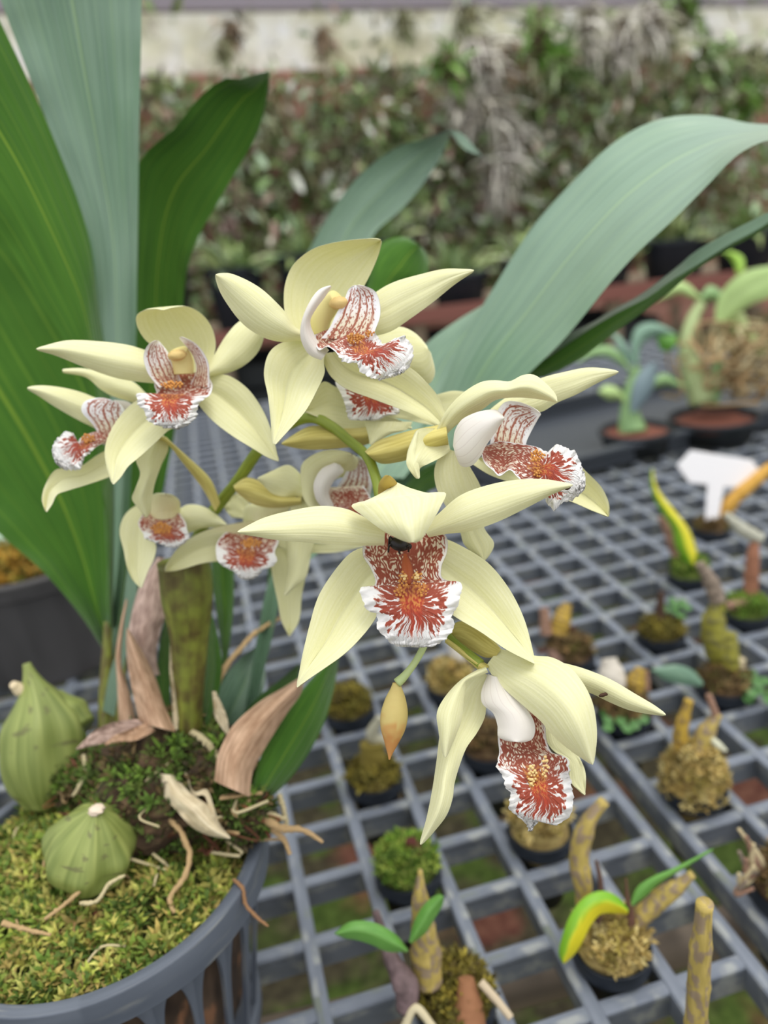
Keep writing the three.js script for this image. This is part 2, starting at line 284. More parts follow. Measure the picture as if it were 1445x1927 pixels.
{
  const w = tex(256, 256, (u, v) => { const s = fbm(u * 10, v * 10, 4), p = sm(0.05, 0.25, fbm(u * 5, v * 5, 8)); return mix3([176 + s * 60, 128 + s * 60, 112 + s * 60], [104, 98, 78], p); });
  const wm = std(0xffffff, 0.95, { map: w });
  const g = wallBox(-3, 7, -0.55, netY, ...wo(-0.2, -0.02)); const uv = g.attributes.uv; for (let i = 0; i < uv.count; i++) uv.setXY(i, uv.getX(i) * 8, uv.getY(i) * 1.5);
  top('wall_back', g, wm, 'weathered salmon pink masonry wall behind the hanging plants', 'wall', null, 'structure');
  const nt = tex(512, 256, (u, v) => { const s = fbm(u * 120, v * 30, 4) * 70, p = sm(-0.05, 0.3, fbm(u * 26, v * 7, 8)); const c = mix3([255, 253, 244], [226, 224, 200], p); return [c[0] + s, c[1] + s, c[2] + s]; });
  const net = wallBox(-3, 7, netY, netY + 2.4, ...wo(-0.06, -0.04));
  top('wall_upper', net, phy(0xffffff, 0.6, { map: nt, transmission: 0.85, thickness: 0 }), 'pale cream shade netting stretched above the masonry wall', 'netting', null, 'structure');
  const by = onWall(500, 8).y;
  top('trim_1', wallBox(-3, 7, by - 0.025, by + 0.05, ...wo(-0.03, 0.03)), std(0x988f98, 0.7), 'mauve grey rail running along the shade netting', 'rail', null, 'structure');
}
{ // under-bench pipe
  const a = onY(640, 1930, -0.055), b = onY(1270, 1775, -0.055), d = b.clone().sub(a).normalize();
  const g = tube([a.clone().addScaledVector(d, -0.5), a, b, b.clone().addScaledVector(d, 0.9)], 0.014, { k: 20, n: 8 });
  top('support_pipe', g, std(0x9d8f80, 0.7, { map: tex(64, 64, (u, v) => { const s = fbm(u * 6, v * 6, 3) * 70; return [215 + s, 212 + s, 208 + s]; }) }), 'dull tan support pipe running under the lattice bench', 'pipe');
}
// lattice bench: two panels meeting at a seam, every bar its own piece
const ROW0 = -30, ROW1 = 10, BARW = 0.0085, BARH = 0.02;
function barGeo(len, lower) {
  const w = BARW / 2, b = 0.0011, s = new THREE.Shape();
  s.moveTo(-w * 0.62, -BARH); s.lineTo(w * 0.62, -BARH); s.lineTo(w * 0.7, -0.006); s.lineTo(w, -0.0035); s.lineTo(w, -b); s.lineTo(w - b, 0); s.lineTo(-w + b, 0); s.lineTo(-w, -b); s.lineTo(-w, -0.0035); s.lineTo(-w * 0.7, -0.006); s.closePath();
  const g = new THREE.ExtrudeGeometry(s, { depth: len, bevelEnabled: false, steps: 1 }); g.translate(0, -lower, -len / 2);
  const p = g.attributes.position, uv = g.attributes.uv; for (let i = 0; i < p.count; i++) uv.setXY(i, p.getZ(i) * 6, (p.getX(i) + p.getY(i)) * 6);
  return g;
}
function benchPanel(xs, label) {
  const x0 = xs[0], x1 = xs[xs.length - 1], z0 = ROW0 * S, z1 = ROW1 * S;
  const o = thing('lattice_bench', label, 'bench panel', new V3((x0 + x1) / 2, -BARH, (z0 + z1) / 2), 'lattice bench panels');
  const gl = barGeo(z1 - z0 + BARW, 0), gc = barGeo(x1 - x0, 0.0007); gc.rotateY(Math.PI / 2);
  for (const x of xs) { const m = new THREE.Mesh(gl, railMat); m.name = 'long_bar'; m.position.set(x - o.position.x, BARH, 0); m.castShadow = m.receiveShadow = true; o.add(m); }
  for (let r = ROW0; r <= ROW1; r++) { const m = new THREE.Mesh(gc, railMat); m.name = 'cross_bar'; m.position.set(0, BARH, r * S - o.position.z); m.castShadow = m.receiveShadow = true; o.add(m); }
}
const SEAM = 0.2475;
benchPanel(Array.from({ length: 22 }, (_, i) => (i - 16) * S), 'slate grey plastic lattice bench panel under the flowering orchid pot');
benchPanel(Array.from({ length: 22 }, (_, i) => SEAM + i * S), 'slate grey plastic lattice bench panel past the seam, under the label');
// ---------------------------------------------------------------- the flowering orchid
const POTC = new V3(-0.0894, 0, 0.2056), POTR = 0.0796, POTH = 0.12;
const orchid = thing('potted_orchid', 'flowering orchid with pale yellow blooms in a slotted grey basket pot', 'orchid', POTC);
const lathe = (pts, c, k = 72) => { const g = new THREE.LatheGeometry(pts.map((p) => new THREE.Vector2(p[0], p[1])), k); g.translate(c.x, c.y, c.z); return g; };
{ // pot
  const pot = sub(orchid, 'pot', POTC, 'grey plastic basket pot with arched slots');
  part(pot, 'rim', lathe([[POTR - 0.0075, POTH - 0.02], [POTR - 0.0065, POTH - 0.001], [POTR - 0.0055, POTH], [POTR - 0.001, POTH], [POTR, POTH - 0.001], [POTR, POTH - 0.0155], [POTR - 0.001, POTH - 0.0165], [POTR - 0.004, POTH - 0.0165], [POTR - 0.0045, POTH - 0.02], [POTR - 0.0075, POTH - 0.02]], POTC, 96), potMat);
  const rb = 0.058, rt = POTR - 0.0058, hb = 0.012, ht = POTH - 0.016, N = 24;
  part(pot, 'base', lathe([[0, 0], [rb, 0], [rb + 0.001, 0.002], [rb + 0.0015, hb], [rb - 0.001, hb], [0, hb - 0.003]], POTC, 64), potMat);
  const sh = new THREE.Shape(), W = Math.PI / N, H = ht - hb;   // one rib: stem with arched shoulders; x is angle, y height
  sh.moveTo(-W * 0.2, 0); sh.lineTo(W * 0.2, 0);
  for (let i = 0; i <= 6; i++) { const a = i / 6; sh.lineTo(W * (0.2 + 0.04 * a), H * 0.56 * a); }
  for (let i = 1; i <= 8; i++) { const a = i / 8 * Math.PI / 2; sh.lineTo(W * (0.24 + 0.76 * (1 - Math.cos(a))), H * (0.56 + 0.4 * Math.sin(a))); }
  sh.lineTo(W, H); sh.lineTo(-W, H);
  for (let i = 8; i >= 1; i--) { const a = i / 8 * Math.PI / 2; sh.lineTo(-W * (0.24 + 0.76 * (1 - Math.cos(a))), H * (0.56 + 0.4 * Math.sin(a))); }
  for (let i = 6; i >= 0; i--) { const a = i / 6; sh.lineTo(-W * (0.2 + 0.04 * a), H * 0.56 * a); }
  sh.closePath();
  const flat = new THREE.ExtrudeGeometry(sh, { depth: 0.0022, bevelEnabled: false }), p = flat.attributes.position;
  for (let i = 0; i < p.count; i++) { const t = p.getY(i) / H, r = lerp(rb, rt, t) - 0.0022 + p.getZ(i), a = p.getX(i); p.setXYZ(i, Math.sin(a) * r, hb + p.getY(i), Math.cos(a) * r); }
  flat.computeVertexNormals();
  for (let k = 0; k < N; k++) { const m = new THREE.Mesh(flat, potMat); m.name = 'rib'; m.rotation.y = k / N * Math.PI * 2 + 0.05; m.castShadow = m.receiveShadow = true; pot.add(m); }
  const so = lathe([[0, 0.01], [rb - 0.008, 0.013], [rt - 0.0075, ht], [0.04, ht + 0.004], [0, ht + 0.005]], POTC, 80), q = so.attributes.position;
  for (let i = 0; i < q.count; i++) { const x = q.getX(i) - POTC.x, z = q.getZ(i) - POTC.z, y = q.getY(i), k = 1 + 0.05 * noise(Math.atan2(z, x) * 9, y * 160); q.setX(i, POTC.x + x * k); q.setZ(i, POTC.z + z * k); }
  so.computeVertexNormals(); part(orchid, 'potting_mix', so, std(0xffffff, 0.95, { map: tex(256, 128, (u, v) => { const n = fbm(u * 40, v * 14, 3), r = sm(0.1, 0.3, fbm(u * 50, v * 18, 8)); return mix3([74 + n * 70, 58 + n * 60, 44 + n * 50], [158, 110, 76], r * 0.8); }) }));
}
const MOSSY = (x, z) => { const d = Math.hypot(x - POTC.x, z - POTC.z) / (POTR - 0.008); return POTH - 0.012 + 0.014 * (1 - d * d) + 0.006 * fbm(x * 60, z * 60, 3) + 0.014 * Math.exp(-(((x + 0.062) ** 2 + (z - 0.16) ** 2) / 0.0006)); };
{ // moss cushion and its sprigs
  const n = 40, k = 96, pos = [], idx = [], uv = [];
  for (let i = 0; i <= n; i++) for (let j = 0; j <= k; j++) { const r = i / n * (POTR - 0.0072), a = j / k * Math.PI * 2, x = POTC.x + Math.cos(a) * r, z = POTC.z + Math.sin(a) * r; pos.push(x, MOSSY(x, z), z); uv.push(x * 12, z * 12); }
  for (let i = 0; i < n; i++) for (let j = 0; j < k; j++) { const a = i * (k + 1) + j; idx.push(a, a + 1, a + k + 1, a + 1, a + k + 2, a + k + 1); }
  const g = new THREE.BufferGeometry(); g.setAttribute('position', new THREE.Float32BufferAttribute(pos, 3)); g.setAttribute('uv', new THREE.Float32BufferAttribute(uv, 2)); g.setIndex(idx); g.computeVertexNormals();
  part(orchid, 'moss_bed', g, std(0xffffff, 0.95, { map: tex(256, 256, (u, v) => { const s = fbm(u * 30, v * 30, 3), b = sm(0, 0.2, fbm(u * 14, v * 14, 7)); return mix3([62 + s * 60, 66 + s * 60, 28 + s * 30], [66, 48, 30], b * 0.7); }) }));
}
function sprigGeo() { // a tuft of pointed leaflets
  const gs = []; const N = 6;
  for (let i = 0; i < N; i++) {
    const a = i / N * 6.283 + (i % 2) * 0.4, e = 0.5 + 0.3 * (i % 3), c = Math.cos(a), s = Math.sin(a), w = 0.16, L = 1;
    const P = (r, h, o) => [c * r - s * o, h, s * r + c * o], pts = [P(0.02, 0, -w * 0.4), P(0.02, 0, w * 0.4), P(0.42 * L, e * 0.7, -w), P(0.42 * L, e * 0.7, w), P(0.85 * L, e * 0.95, 0)].flat();
    const g = new THREE.BufferGeometry(); g.setAttribute('position', new THREE.Float32BufferAttribute(pts, 3)); g.setIndex([0, 1, 2, 1, 3, 2, 2, 3, 4]); gs.push(g);
  }
  const g = mergeGeometries(gs).toNonIndexed(); g.computeVertexNormals(); return g;
}
const SPRIG = sprigGeo(), Col = (r, g, b) => new THREE.Color().setRGB(r / 255, g / 255, b / 255, THREE.SRGBColorSpace);
const MOSSCOL = [[132, 150, 56], [158, 166, 70], [112, 134, 46], [184, 176, 90], [102, 128, 50], [172, 152, 84], [84, 112, 40], [190, 190, 100]];
function sprigs(parent, name, list, cols = MOSSCOL) { // list: [x, y, z, size]
  const o = originOf(parent), m = new THREE.InstancedMesh(SPRIG, mossMat, list.length), d = new THREE.Object3D();
  list.forEach(([x, y, z, s], i) => { d.position.set(x - o.x, y - o.y, z - o.z); d.rotation.set(rr(-0.7, 0.7), rr(0, 6.28), rr(-0.7, 0.7)); d.scale.setScalar(s); d.updateMatrix(); m.setMatrixAt(i, d.matrix); const c = pick(cols), k = rr(0.8, 1.15); m.setColorAt(i, Col(c[0] * k, c[1] * k, c[2] * k)); });
  m.name = name; m.userData.kind = 'stuff'; m.castShadow = m.receiveShadow = true; parent.add(m); return m;
}
{
  const list = [];
  while (list.length < 4200) { const a = rr(0, 6.283), r = Math.sqrt(rnd()) * (POTR - 0.0085), x = POTC.x + Math.cos(a) * r, z = POTC.z + Math.sin(a) * r; const cl = fbm(x * 95, z * 95, 11, 2); if (cl < -0.04 && rnd() < 0.86) continue; list.push([x, MOSSY(x, z) + rr(-0.001, 0.002) + 0.008 * Math.max(0, cl), z, rr(0.0025, 0.0078)]); }
  sprigs(orchid, 'moss', list).userData.label = 'green and yellow moss covering the pot';
  for (let i = 0; i < 26; i++) { const a = rr(0, 6.283), r = Math.sqrt(rnd()) * 0.066, x = POTC.x + Math.cos(a) * r, z = POTC.z + Math.sin(a) * r; part(orchid, 'bark_chip', lump(new V3(x, MOSSY(x, z) + 0.002, z), rr(0.003, 0.006), { det: 1, a: 0.5, s: [rr(0.5, 1.6), 0.35, rr(0.5, 1.4)] }), pick(chipMats)); }
  for (let i = 0; i < 16; i++) { // dead moss stems and loose root threads
    const a = rr(0, 6.283), r = rr(0.02, 0.066), x = POTC.x + Math.cos(a) * r, z = POTC.z + Math.sin(a) * r, b = rr(0, 6.283), l = rr(0.008, 0.02), y = MOSSY(x, z) + 0.004, q = (k, h) => new V3(x + Math.cos(b + k * 0.5) * l * k, y + h, z + Math.sin(b + k * 0.6) * l * k);
    part(orchid, 'root_thread', tube([q(0, 0), q(0.5, 0.004), q(1, 0.002)], 0.0006, { k: 5, n: 8 }), pick([rootMat, rootPale]));
  }
}
// ---- pseudobulbs
const H6 = crop(0, 1060, 2.189), H8 = crop(0, 1380, 2.189), H7 = crop(240, 1060, 3.6125);
{
  const dB = 0.405, P = (x, y) => at(x, y, dB);
  part(orchid, 'pseudobulb', tube([P(92, 1512), P(84, 1420), P(74, 1330), P(50, 1248)], [0.012, 0.0185, 0.0212, 0.0212, 0.0195, 0.0125, 0.0055, 0.002], { k: 40, n: 40, ridge: 0.055, ridges: 6, lump: 0.07, lf: 3 }), bulbMat, 'tall ridged olive green pseudobulb');
  part(orchid, 'pseudobulb', tube([at(150, 1380, 0.41), at(120, 1350, 0.412), at(96, 1310, 0.414)], [0.01, 0.013, 0.006], { k: 24, ridge: 0.03 }), bulbMat);
  const e = 0.345, Q = (x, y, z = 0) => at(x, y, e + z);
  part(orchid, 'pseudobulb', tube([Q(162, 1646, 0.006), Q(171, 1585, 0), Q(180, 1524, -0.006)], [0.010, 0.0172, 0.0193, 0.019, 0.0158, 0.0105, 0.0035], { k: 40, n: 40, ridge: 0.06, ridges: 7, lump: 0.08, lf: 3, flat: 1.08 }), bulbMat, 'short cut pseudobulb with a pale scar');
  part(orchid, 'scar', lump(at(181, 1524, e - 0.0075), 0.0028, { a: 0.5, det: 3, s: [1.2, 0.6, 1] }), std(0xe9d6c0, 0.8));
  part(orchid, 'stump', tube([at(40, 1300, 0.402), at(30, 1292, 0.4), at(24, 1288, 0.398)], [0.0035, 0.003, 0.002], {}), std(0xd9c7a4, 0.8));
}
// ---- leaves
const leaf = (o, mats, label) => { const g = blade({ th: 0.0006, n: 44, m: 24, ...o }); return part(orchid, o.name || 'leaf', g, mats, label); };
const UP = [leafUp, leafUnder], UNDER = [leafUnder, leafUp];
leaf({ L: [[200, 1235], [206, 1000], [196, 760], [186, 636], [167, 446], [97, 252], [39, 101], [-20, -60], [-70, -230]], R: [[215, 1235], [240, 1000], [252, 760], [256, 636], [260, 388], [263, 194], [266, 0], [262, -140], [240, -260]], d: [0.43, 0.43, 0.425, 0.41, 0.39, 0.365], tilt: -0.012, bulge: -0.006, crease: 0.003, wave: 0.004 }, UP, 'tall upright leaf with a grey green upper face');
leaf({ L: [[205, 1180], [190, 900], [150, 700], [85, 581], [39, 500], [0, 440], [-70, 350], [-160, 200]], R: [[212, 1180], [215, 900], [206, 720], [188, 600], [167, 446], [97, 252], [0, 40], [-120, -190]], d: [0.425, 0.42, 0.41, 0.395, 0.375, 0.35], tilt: 0.016, bulge: 0.006, wave: 0.003 }, UNDER, 'bright green leaf underside at the frame edge');
leaf({ L: [[218, 1235], [224, 1000], [228, 800], [236, 640], [246, 450], [264, 302], [329, 240], [380, 178], [426, 147], [465, 149], [490, 133], [505, 134]], R: [[232, 1235], [290, 1000], [330, 800], [345, 640], [345, 578], [351, 516], [368, 457], [395, 407], [438, 333], [484, 252], [505, 171], [507, 138]], d: [0.44, 0.45, 0.46, 0.46, 0.45, 0.44, 0.43], tilt: 0.02, bulge: -0.008, wave: 0.006 }, UNDER, 'broad green leaf with a wavy blunt tip');
leaf({ L: [[203, 1238], [160, 1170], [90, 1085], [0, 1005], [-80, 930], [-200, 750], [-260, 480]], R: [[211, 1238], [214, 1100], [226, 1000], [233, 880], [202, 740], [130, 600], [20, 440], [-120, 330]], d: [0.43, 0.445, 0.455, 0.46, 0.46, 0.45], tilt: [0.0, 0.03, 0.03, 0.02], bulge: -0.012, crease: -0.004, wave: 0.004 }, UNDER, 'wide dark green leaf narrowing to its base');
leaf({ L: [[520, 640], [555, 530], [583, 468], [628, 391], [682, 324], [754, 274], [803, 261], [847, 243]], R: [[600, 640], [660, 540], [704, 441], [758, 391], [812, 324], [838, 275], [850, 244]], d: [0.52, 0.53, 0.54, 0.54], tilt: 0.02, bulge: -0.004, crease: 0.003 }, UP, 'pale leaf pointing up behind the top flower');
leaf({ L: [[847, 244], [870, 252], [906, 292]], R: [[849, 252], [874, 280], [905, 294]], d: [0.54, 0.535, 0.53], n: 16, m: 8, name: 'leaf_tip' }, UP, 'folded pale leaf tip');
leaf({ L: [[660, 640], [690, 540], [700, 480], [722, 455], [760, 446], [790, 462]], R: [[740, 640], [762, 548], [798, 532], [806, 505], [803, 480], [791, 463]], d: [0.45, 0.45, 0.46], bulge: 0.01, tilt: 0.015 }, UNDER, 'small dark green leaf behind the top flower');
leaf({ L: [[450, 1400], [462, 1330], [484, 1200], [504, 1100], [545, 1010], [640, 930], [760, 850], [830, 735], [870, 640], [930, 540], [1000, 430], [1080, 340], [1160, 265], [1240, 225], [1330, 217], [1410, 232], [1470, 236], [1560, 260]], R: [[464, 1400], [480, 1330], [512, 1200], [535, 1110], [600, 1040], [700, 985], [850, 890], [960, 740], [1060, 640], [1110, 580], [1150, 530], [1200, 475], [1260, 420], [1330, 350], [1390, 290], [1445, 264], [1500, 262], [1562, 268]], d: [0.395, 0.41, 0.425, 0.43, 0.42, 0.405, 0.39, 0.382, 0.38], tilt: [0, -0.004, -0.02, -0.045, -0.058, -0.06, -0.05], bulge: -0.004, crease: -0.004, wave: 0.004, n: 80 }, UP, 'long arching leaf with a pale blue green sheen');
const ZL = crop(900, 420, 2.651);
leaf({ c: ZL, L: [[-540, 1600], [-200, 1200], [178, 766], [330, 660], [430, 565], [560, 500], [660, 438], [800, 362], [900, 290], [1000, 212], [1070, 150], [1150, 100], [1300, 20], [1460, -60], [1660, -150]], R: [[-530, 1610], [-190, 1210], [182, 772], [330, 684], [450, 604], [570, 524], [700, 448], [850, 372], [960, 292], [1100, 206], [1250, 112], [1400, 32], [1520, -50], [1660, -140]], d: [0.43, 0.425, 0.4, 0.375, 0.36], tilt: [-0.002, -0.004, -0.007, -0.007], n: 50, m: 12 }, [leafUp, leafUp], 'pale upper half of a folded leaf reaching to the frame edge');
leaf({ c: ZL, L: [[-540, 1604], [-200, 1204], [180, 768], [330, 680], [450, 600], [570, 520], [700, 444], [850, 368], [960, 288], [1100, 202], [1250, 108], [1400, 28], [1520, -54], [1660, -144]], R: [[-530, 1640], [-180, 1260], [190, 790], [310, 772], [430, 722], [560, 640], [700, 530], [800, 460], [950, 345], [1050, 260], [1200, 158], [1400, 48], [1520, -40], [1660, -138]], d: [0.43, 0.424, 0.397, 0.372, 0.357], tilt: [0, 0.003, 0.004, 0.002], bulge: 0.001, n: 50, m: 12 }, [leafUnder, leafUnder], 'green underside of the folded leaf');
leaf({ L: [[650, 900], [730, 770], [790, 660], [850, 610], [912, 572]], R: [[760, 900], [850, 780], [890, 690], [912, 630], [922, 576]], d: [0.43, 0.45, 0.46, 0.46], tilt: -0.02, n: 24 }, UP, 'leaf standing behind the base of the arching leaf');
leaf({ L: [[740, 960], [762, 915], [800, 880], [850, 862]], R: [[775, 980], [800, 930], [840, 905], [862, 868]], d: 0.40, tilt: 0.01, n: 16 }, UNDER, 'dark leaf base behind the flowers');
for (const [a, b, c, r] of [[[208, 1210, 0.432], [203, 1330, 0.422], [228, 1450, 0.402], 0.0042], [[222, 1210, 0.438], [226, 1320, 0.425], [258, 1440, 0.4], 0.005], [[204, 1170, 0.426], [196, 1330, 0.418], [200, 1450, 0.405], 0.003]]) part(orchid, 'leaf_stalk', tube([at(...a), at(...b), at(...c)], [r * 0.8, r, r * 1.1], { k: 12, n: 20, flat: 0.7 }), sheathMat);
// lower leaves at the foot of the plant
const foot = (L, R, d, mats, x = {}, label) => leaf({ c: H7, L, R, d, n: 30, m: 14, ...x }, mats, label);
foot([[540, 1120], [620, 880], [640, 700], [610, 480], [560, 300]], [[480, 1120], [500, 880], [520, 700], [530, 480], [550, 300]], [0.385, 0.39, 0.395], UNDER, { tilt: 0.01, bulge: 0.004 });
foot([[600, 960], [640, 650], [615, 400], [575, 100], [570, -150]], [[640, 960], [680, 650], [712, 400], [722, 60], [700, -150]], [0.41, 0.41, 0.405], UNDER, { bulge: 0.004 });
foot([[840, 900], [870, 560], [925, 350], [950, 120], [960, -50]], [[860, 900], [930, 600], [985, 380], [1005, 200], [985, -50]], [0.44, 0.44, 0.44], UNDER, {});
foot([[570, 1200], [600, 900], [700, 720], [800, 620], [880, 560]], [[690, 1180], [790, 1060], [900, 930], [936, 760], [890, 562]], [0.40, 0.405, 0.42], [leafUp, leafUnder], { crease: -0.004, tilt: 0.01 });
foot([[640, 1260], [760, 1060], [900, 900], [1040, 790], [1165, 680]], [[760, 1240], [920, 1080], [1060, 960], [1140, 840], [1170, 690]], [0.39, 0.40, 0.41], UNDER, { tilt: 0.01 });
foot([[830, 1590], [900, 1330], [1010, 1120], [1190, 860], [1300, 730], [1420, 600]], [[880, 1650], [1010, 1560], [1170, 1380], [1330, 1100], [1405, 840], [1440, 610]], [0.365, 0.375, 0.385, 0.395], UNDER, { bulge: 0.006, tilt: 0.012 }, 'broad dark leaf leaning out over the pot rim');
foot([[180, 1100], [200, 700], [240, 420], [290, 250]], [[290, 1120], [290, 800], [290, 520], [296, 260]], [0.392, 0.398, 0.40], UNDER, {});
foot([[-170, 1000], [-120, 740], [-60, 560], [-20, 200], [10, -60]], [[-90, 1040], [-40, 760], [10, 520], [60, 240], [80, -60]], [0.41, 0.415, 0.415], UP, {});
foot([[380, 1560], [400, 1400], [440, 1250], [520, 1160]], [[540, 1560], [560, 1420], [570, 1280], [545, 1165]], [0.375, 0.38, 0.385], UNDER, { bulge: 0.008 });
const dry = (L, R, d, x = {}, mat = dryMat, label) => leaf({ c: H7, L, R, d, n: 26, m: 12, th: 0.0005, wave: 0.003, name: 'dry_sheath', ...x }, [mat, mat], label);
dry([[590, 1480], [610, 1320], [650, 1220], [720, 1100], [900, 940], [1050, 850], [1175, 775]], [[830, 1590], [850, 1420], [910, 1300], [1000, 1150], [1090, 1010], [1180, 880], [1200, 775]], [0.352, 0.356, 0.362, 0.37], { bulge: 0.008, crease: 0.003 }, dryMat, 'tan papery sheath flaring to a point');
dry([[80, 1080], [40, 900], [10, 740], [-10, 560], [-6, 440]], [[330, 1150], [250, 960], [190, 780], [90, 580], [0, 440]], [0.372, 0.374, 0.378], { bulge: 0.008, wave: 0.004 }, dryMat, 'tan dry sheath beside the flower stalk');
dry([[60, 760], [0, 600], [20, 380], [90, 140], [200, -40]], [[220, 760], [195, 640], [230, 440], [275, 300], [250, -40]], [0.386, 0.388, 0.39], { bulge: 0.007 }, dryPink, 'pinkish grey papery sheath');
dry([[-60, 1080], [-70, 820], [-80, 620], [-50, 420], [-10, 240]], [[60, 1080], [20, 900], [-40, 700], [-30, 450], [0, 250]], [0.385, 0.39, 0.395], { bulge: 0.004 }, dryMat);
dry([[310, 1130], [300, 900], [285, 740], [290, 560]], [[345, 1130], [345, 900], [325, 740], [300, 560]], [0.372, 0.374, 0.378], {}, dryCream);
dry([[590, 1040], [580, 930], [575, 870]], [[690, 1190], [680, 1060], [600, 870]], [0.365, 0.362, 0.36], {}, dryCream);
leaf({ c: H6, L: [[560, 640], [450, 660], [390, 690], [312, 765]], R: [[600, 670], [500, 720], [430, 740], [314, 768]], d: [0.37, 0.365, 0.362], n: 20, m: 10, wave: 0.004, name: 'dry_sheath' }, [dryPink, dryPink]);
leaf({ c: H6, L: [[610, 655], [520, 690], [470, 710], [430, 745]], R: [[640, 690], [560, 730], [500, 735], [432, 750]], d: [0.368, 0.36, 0.358], n: 20, m: 10, wave: 0.004, name: 'dry_sheath' }, [dryMat, dryMat]);
leaf({ c: H8, L: [[655, 165], [670, 250], [720, 310], [790, 385], [860, 420], [948, 436]], R: [[720, 175], [790, 250], [860, 300], [890, 350], [920, 395], [950, 430]], d: [0.362, 0.352, 0.348, 0.345], bulge: 0.006, wave: 0.005, n: 26, m: 12, name: 'dry_sheath' }, [dryCream, dryCream], 'curled cream coloured dry husk on the moss');
leaf({ c: H8, L: [[760, 160], [800, 240], [850, 230], [880, 300], [900, 360]], R: [[775, 175], [800, 258], [840, 255], [862, 310], [895, 362]], d: [0.358, 0.35, 0.348], n: 20, m: 6, name: 'dry_sheath' }, [dryCream, dryCream]);
{ // the raised root mass that carries the growths, with moss and fibres on it
  const rhMat = std(0xffffff, 0.95, { map: tex(128, 128, (u, v) => { const n = fbm(u * 14, v * 14, 3), g = sm(0.05, 0.3, fbm(u * 9, v * 9, 9)); return mix3([78 + n * 70, 60 + n * 60, 42 + n * 44], [74, 92, 34], g * 0.8); }) });
  for (const [x, y, d, r, sc] of [[330, 1448, 0.388, 0.026, [1.25, 1, 1]], [250, 1470, 0.395, 0.02, [1.2, 1, 1]], [420, 1490, 0.378, 0.018, [1, 1.5, 1]], [300, 1520, 0.372, 0.022, [1.5, 0.9, 1]], [456, 1530, 0.366, 0.012, [1, 1.3, 1]], [180, 1460, 0.405, 0.018, [1.2, 0.9, 1]]]) {
    const c = at(x, y, d); part(orchid, 'root_mass', lump(c, r, { det: 5, a: 0.35, f: 4, s: sc }), rhMat);
    const l = []; for (let i = 0; i < 420; i++) { const q = new V3(rr(-1, 1), rr(-0.5, 1), rr(-1, 1)).normalize(); l.push([c.x + q.x * r * sc[0] * 1.02, c.y + q.y * r * sc[1] * 1.02, c.z + q.z * r * sc[2] * 1.02, rr(0.0025, 0.007)]); }
    sprigs(orchid, 'moss', l, [[82, 110, 36], [104, 134, 46], [70, 88, 34], [96, 112, 46], [116, 96, 60], [70, 60, 38]]);
    for (let i = 0; i < 16; i++) { const q = new V3(rr(-1, 1), rr(-0.6, 1), rr(-0.2, 1)).normalize(), p = c.clone().add(new V3(q.x * sc[0], q.y * sc[1], q.z * sc[2]).multiplyScalar(r * 1.05)), w = () => new V3(rr(-0.012, 0.012), rr(-0.01, 0.004), rr(-0.008, 0.012)); part(orchid, 'root_thread', tube([p, p.clone().add(w()), p.clone().add(w())], rr(0.0004, 0.0009), { k: 5, n: 10 }), pick([rootMat, rootPale, chipMats[0], chipMats[2], chipMats[2]])); }
  }
}
// roots and dry stalks
const root = (c, pts, r, mat = rootMat) => part(orchid, 'root', tube(pts.map((p) => { const q = c(p); return at(q[0], q[1], p[2]); }), r.map((x) => x * 0.62), { k: 9, n: 40, lump: 0.7, lf: 16, seed: rnd() * 20 }), mat);
root(H8, [[900, 335, 0.37], [990, 320, 0.365], [1080, 350, 0.36], [1160, 390, 0.355], [1250, 400, 0.35], [1330, 450, 0.348]], [0.0035, 0.0034, 0.003, 0.0028, 0.0022, 0.0012]);
root(H8, [[1000, 325, 0.365], [1090, 330, 0.362], [1180, 355, 0.36]], [0.0025, 0.0024, 0.0016], rootPale);
root(H8, [[1150, 250, 0.37], [1170, 320, 0.368], [1185, 400, 0.365]], [0.002, 0.002, 0.0016], rootPale);
root(H8, [[1120, 390, 0.36], [1170, 440, 0.358], [1195, 500, 0.356]], [0.0022, 0.002, 0.0014]);
root(H8, [[670, 330, 0.355], [740, 400, 0.35], [780, 500, 0.345], [760, 590, 0.34], [700, 680, 0.336], [720, 740, 0.333]], [0.0022, 0.002, 0.002, 0.0018, 0.0015], rootMat);
root(H8, [[330, 700, 0.325], [400, 690, 0.325], [450, 620, 0.328], [515, 585, 0.33]], [0.0014, 0.0014, 0.0013, 0.001], rootPale);
root(H8, [[185, 765, 0.322], [260, 710, 0.324], [340, 640, 0.328], [395, 600, 0.331]], [0.0013, 0.0014, 0.0014, 0.001], rootMat);
root(H8, [[10, 780, 0.32], [80, 800, 0.319], [160, 820, 0.318], [210, 830, 0.318]], [0.0018, 0.0016, 0.0014, 0.001], rootMat);
root(H8, [[345, 90, 0.39], [352, 160, 0.385], [325, 220, 0.38], [300, 260, 0.378]], [0.0018, 0.0018, 0.0016, 0.0012], rootPale);
root(H8, [[960, 600, 0.345], [1000, 640, 0.342], [1010, 700, 0.34], [1060, 760, 0.338], [1105, 795, 0.336]], [0.0012, 0.0014, 0.0014, 0.0012, 0.0008], std(0x96704c, 0.85));
root(H8, [[470, 180, 0.375], [520, 175, 0.372], [540, 200, 0.37]], [0.001, 0.001, 0.0008], rootPale);
root(H7, [[430, 1140, 0.372], [520, 1200, 0.368], [590, 1290, 0.364], [660, 1365, 0.36]], [0.0022, 0.0026, 0.0026, 0.0016], rootPale);
root(H7, [[590, 860, 0.385], [660, 710, 0.39], [760, 590, 0.40], [860, 480, 0.41], [1040, 370, 0.42]], [0.0022, 0.0026, 0.0022, 0.002, 0.0014]);
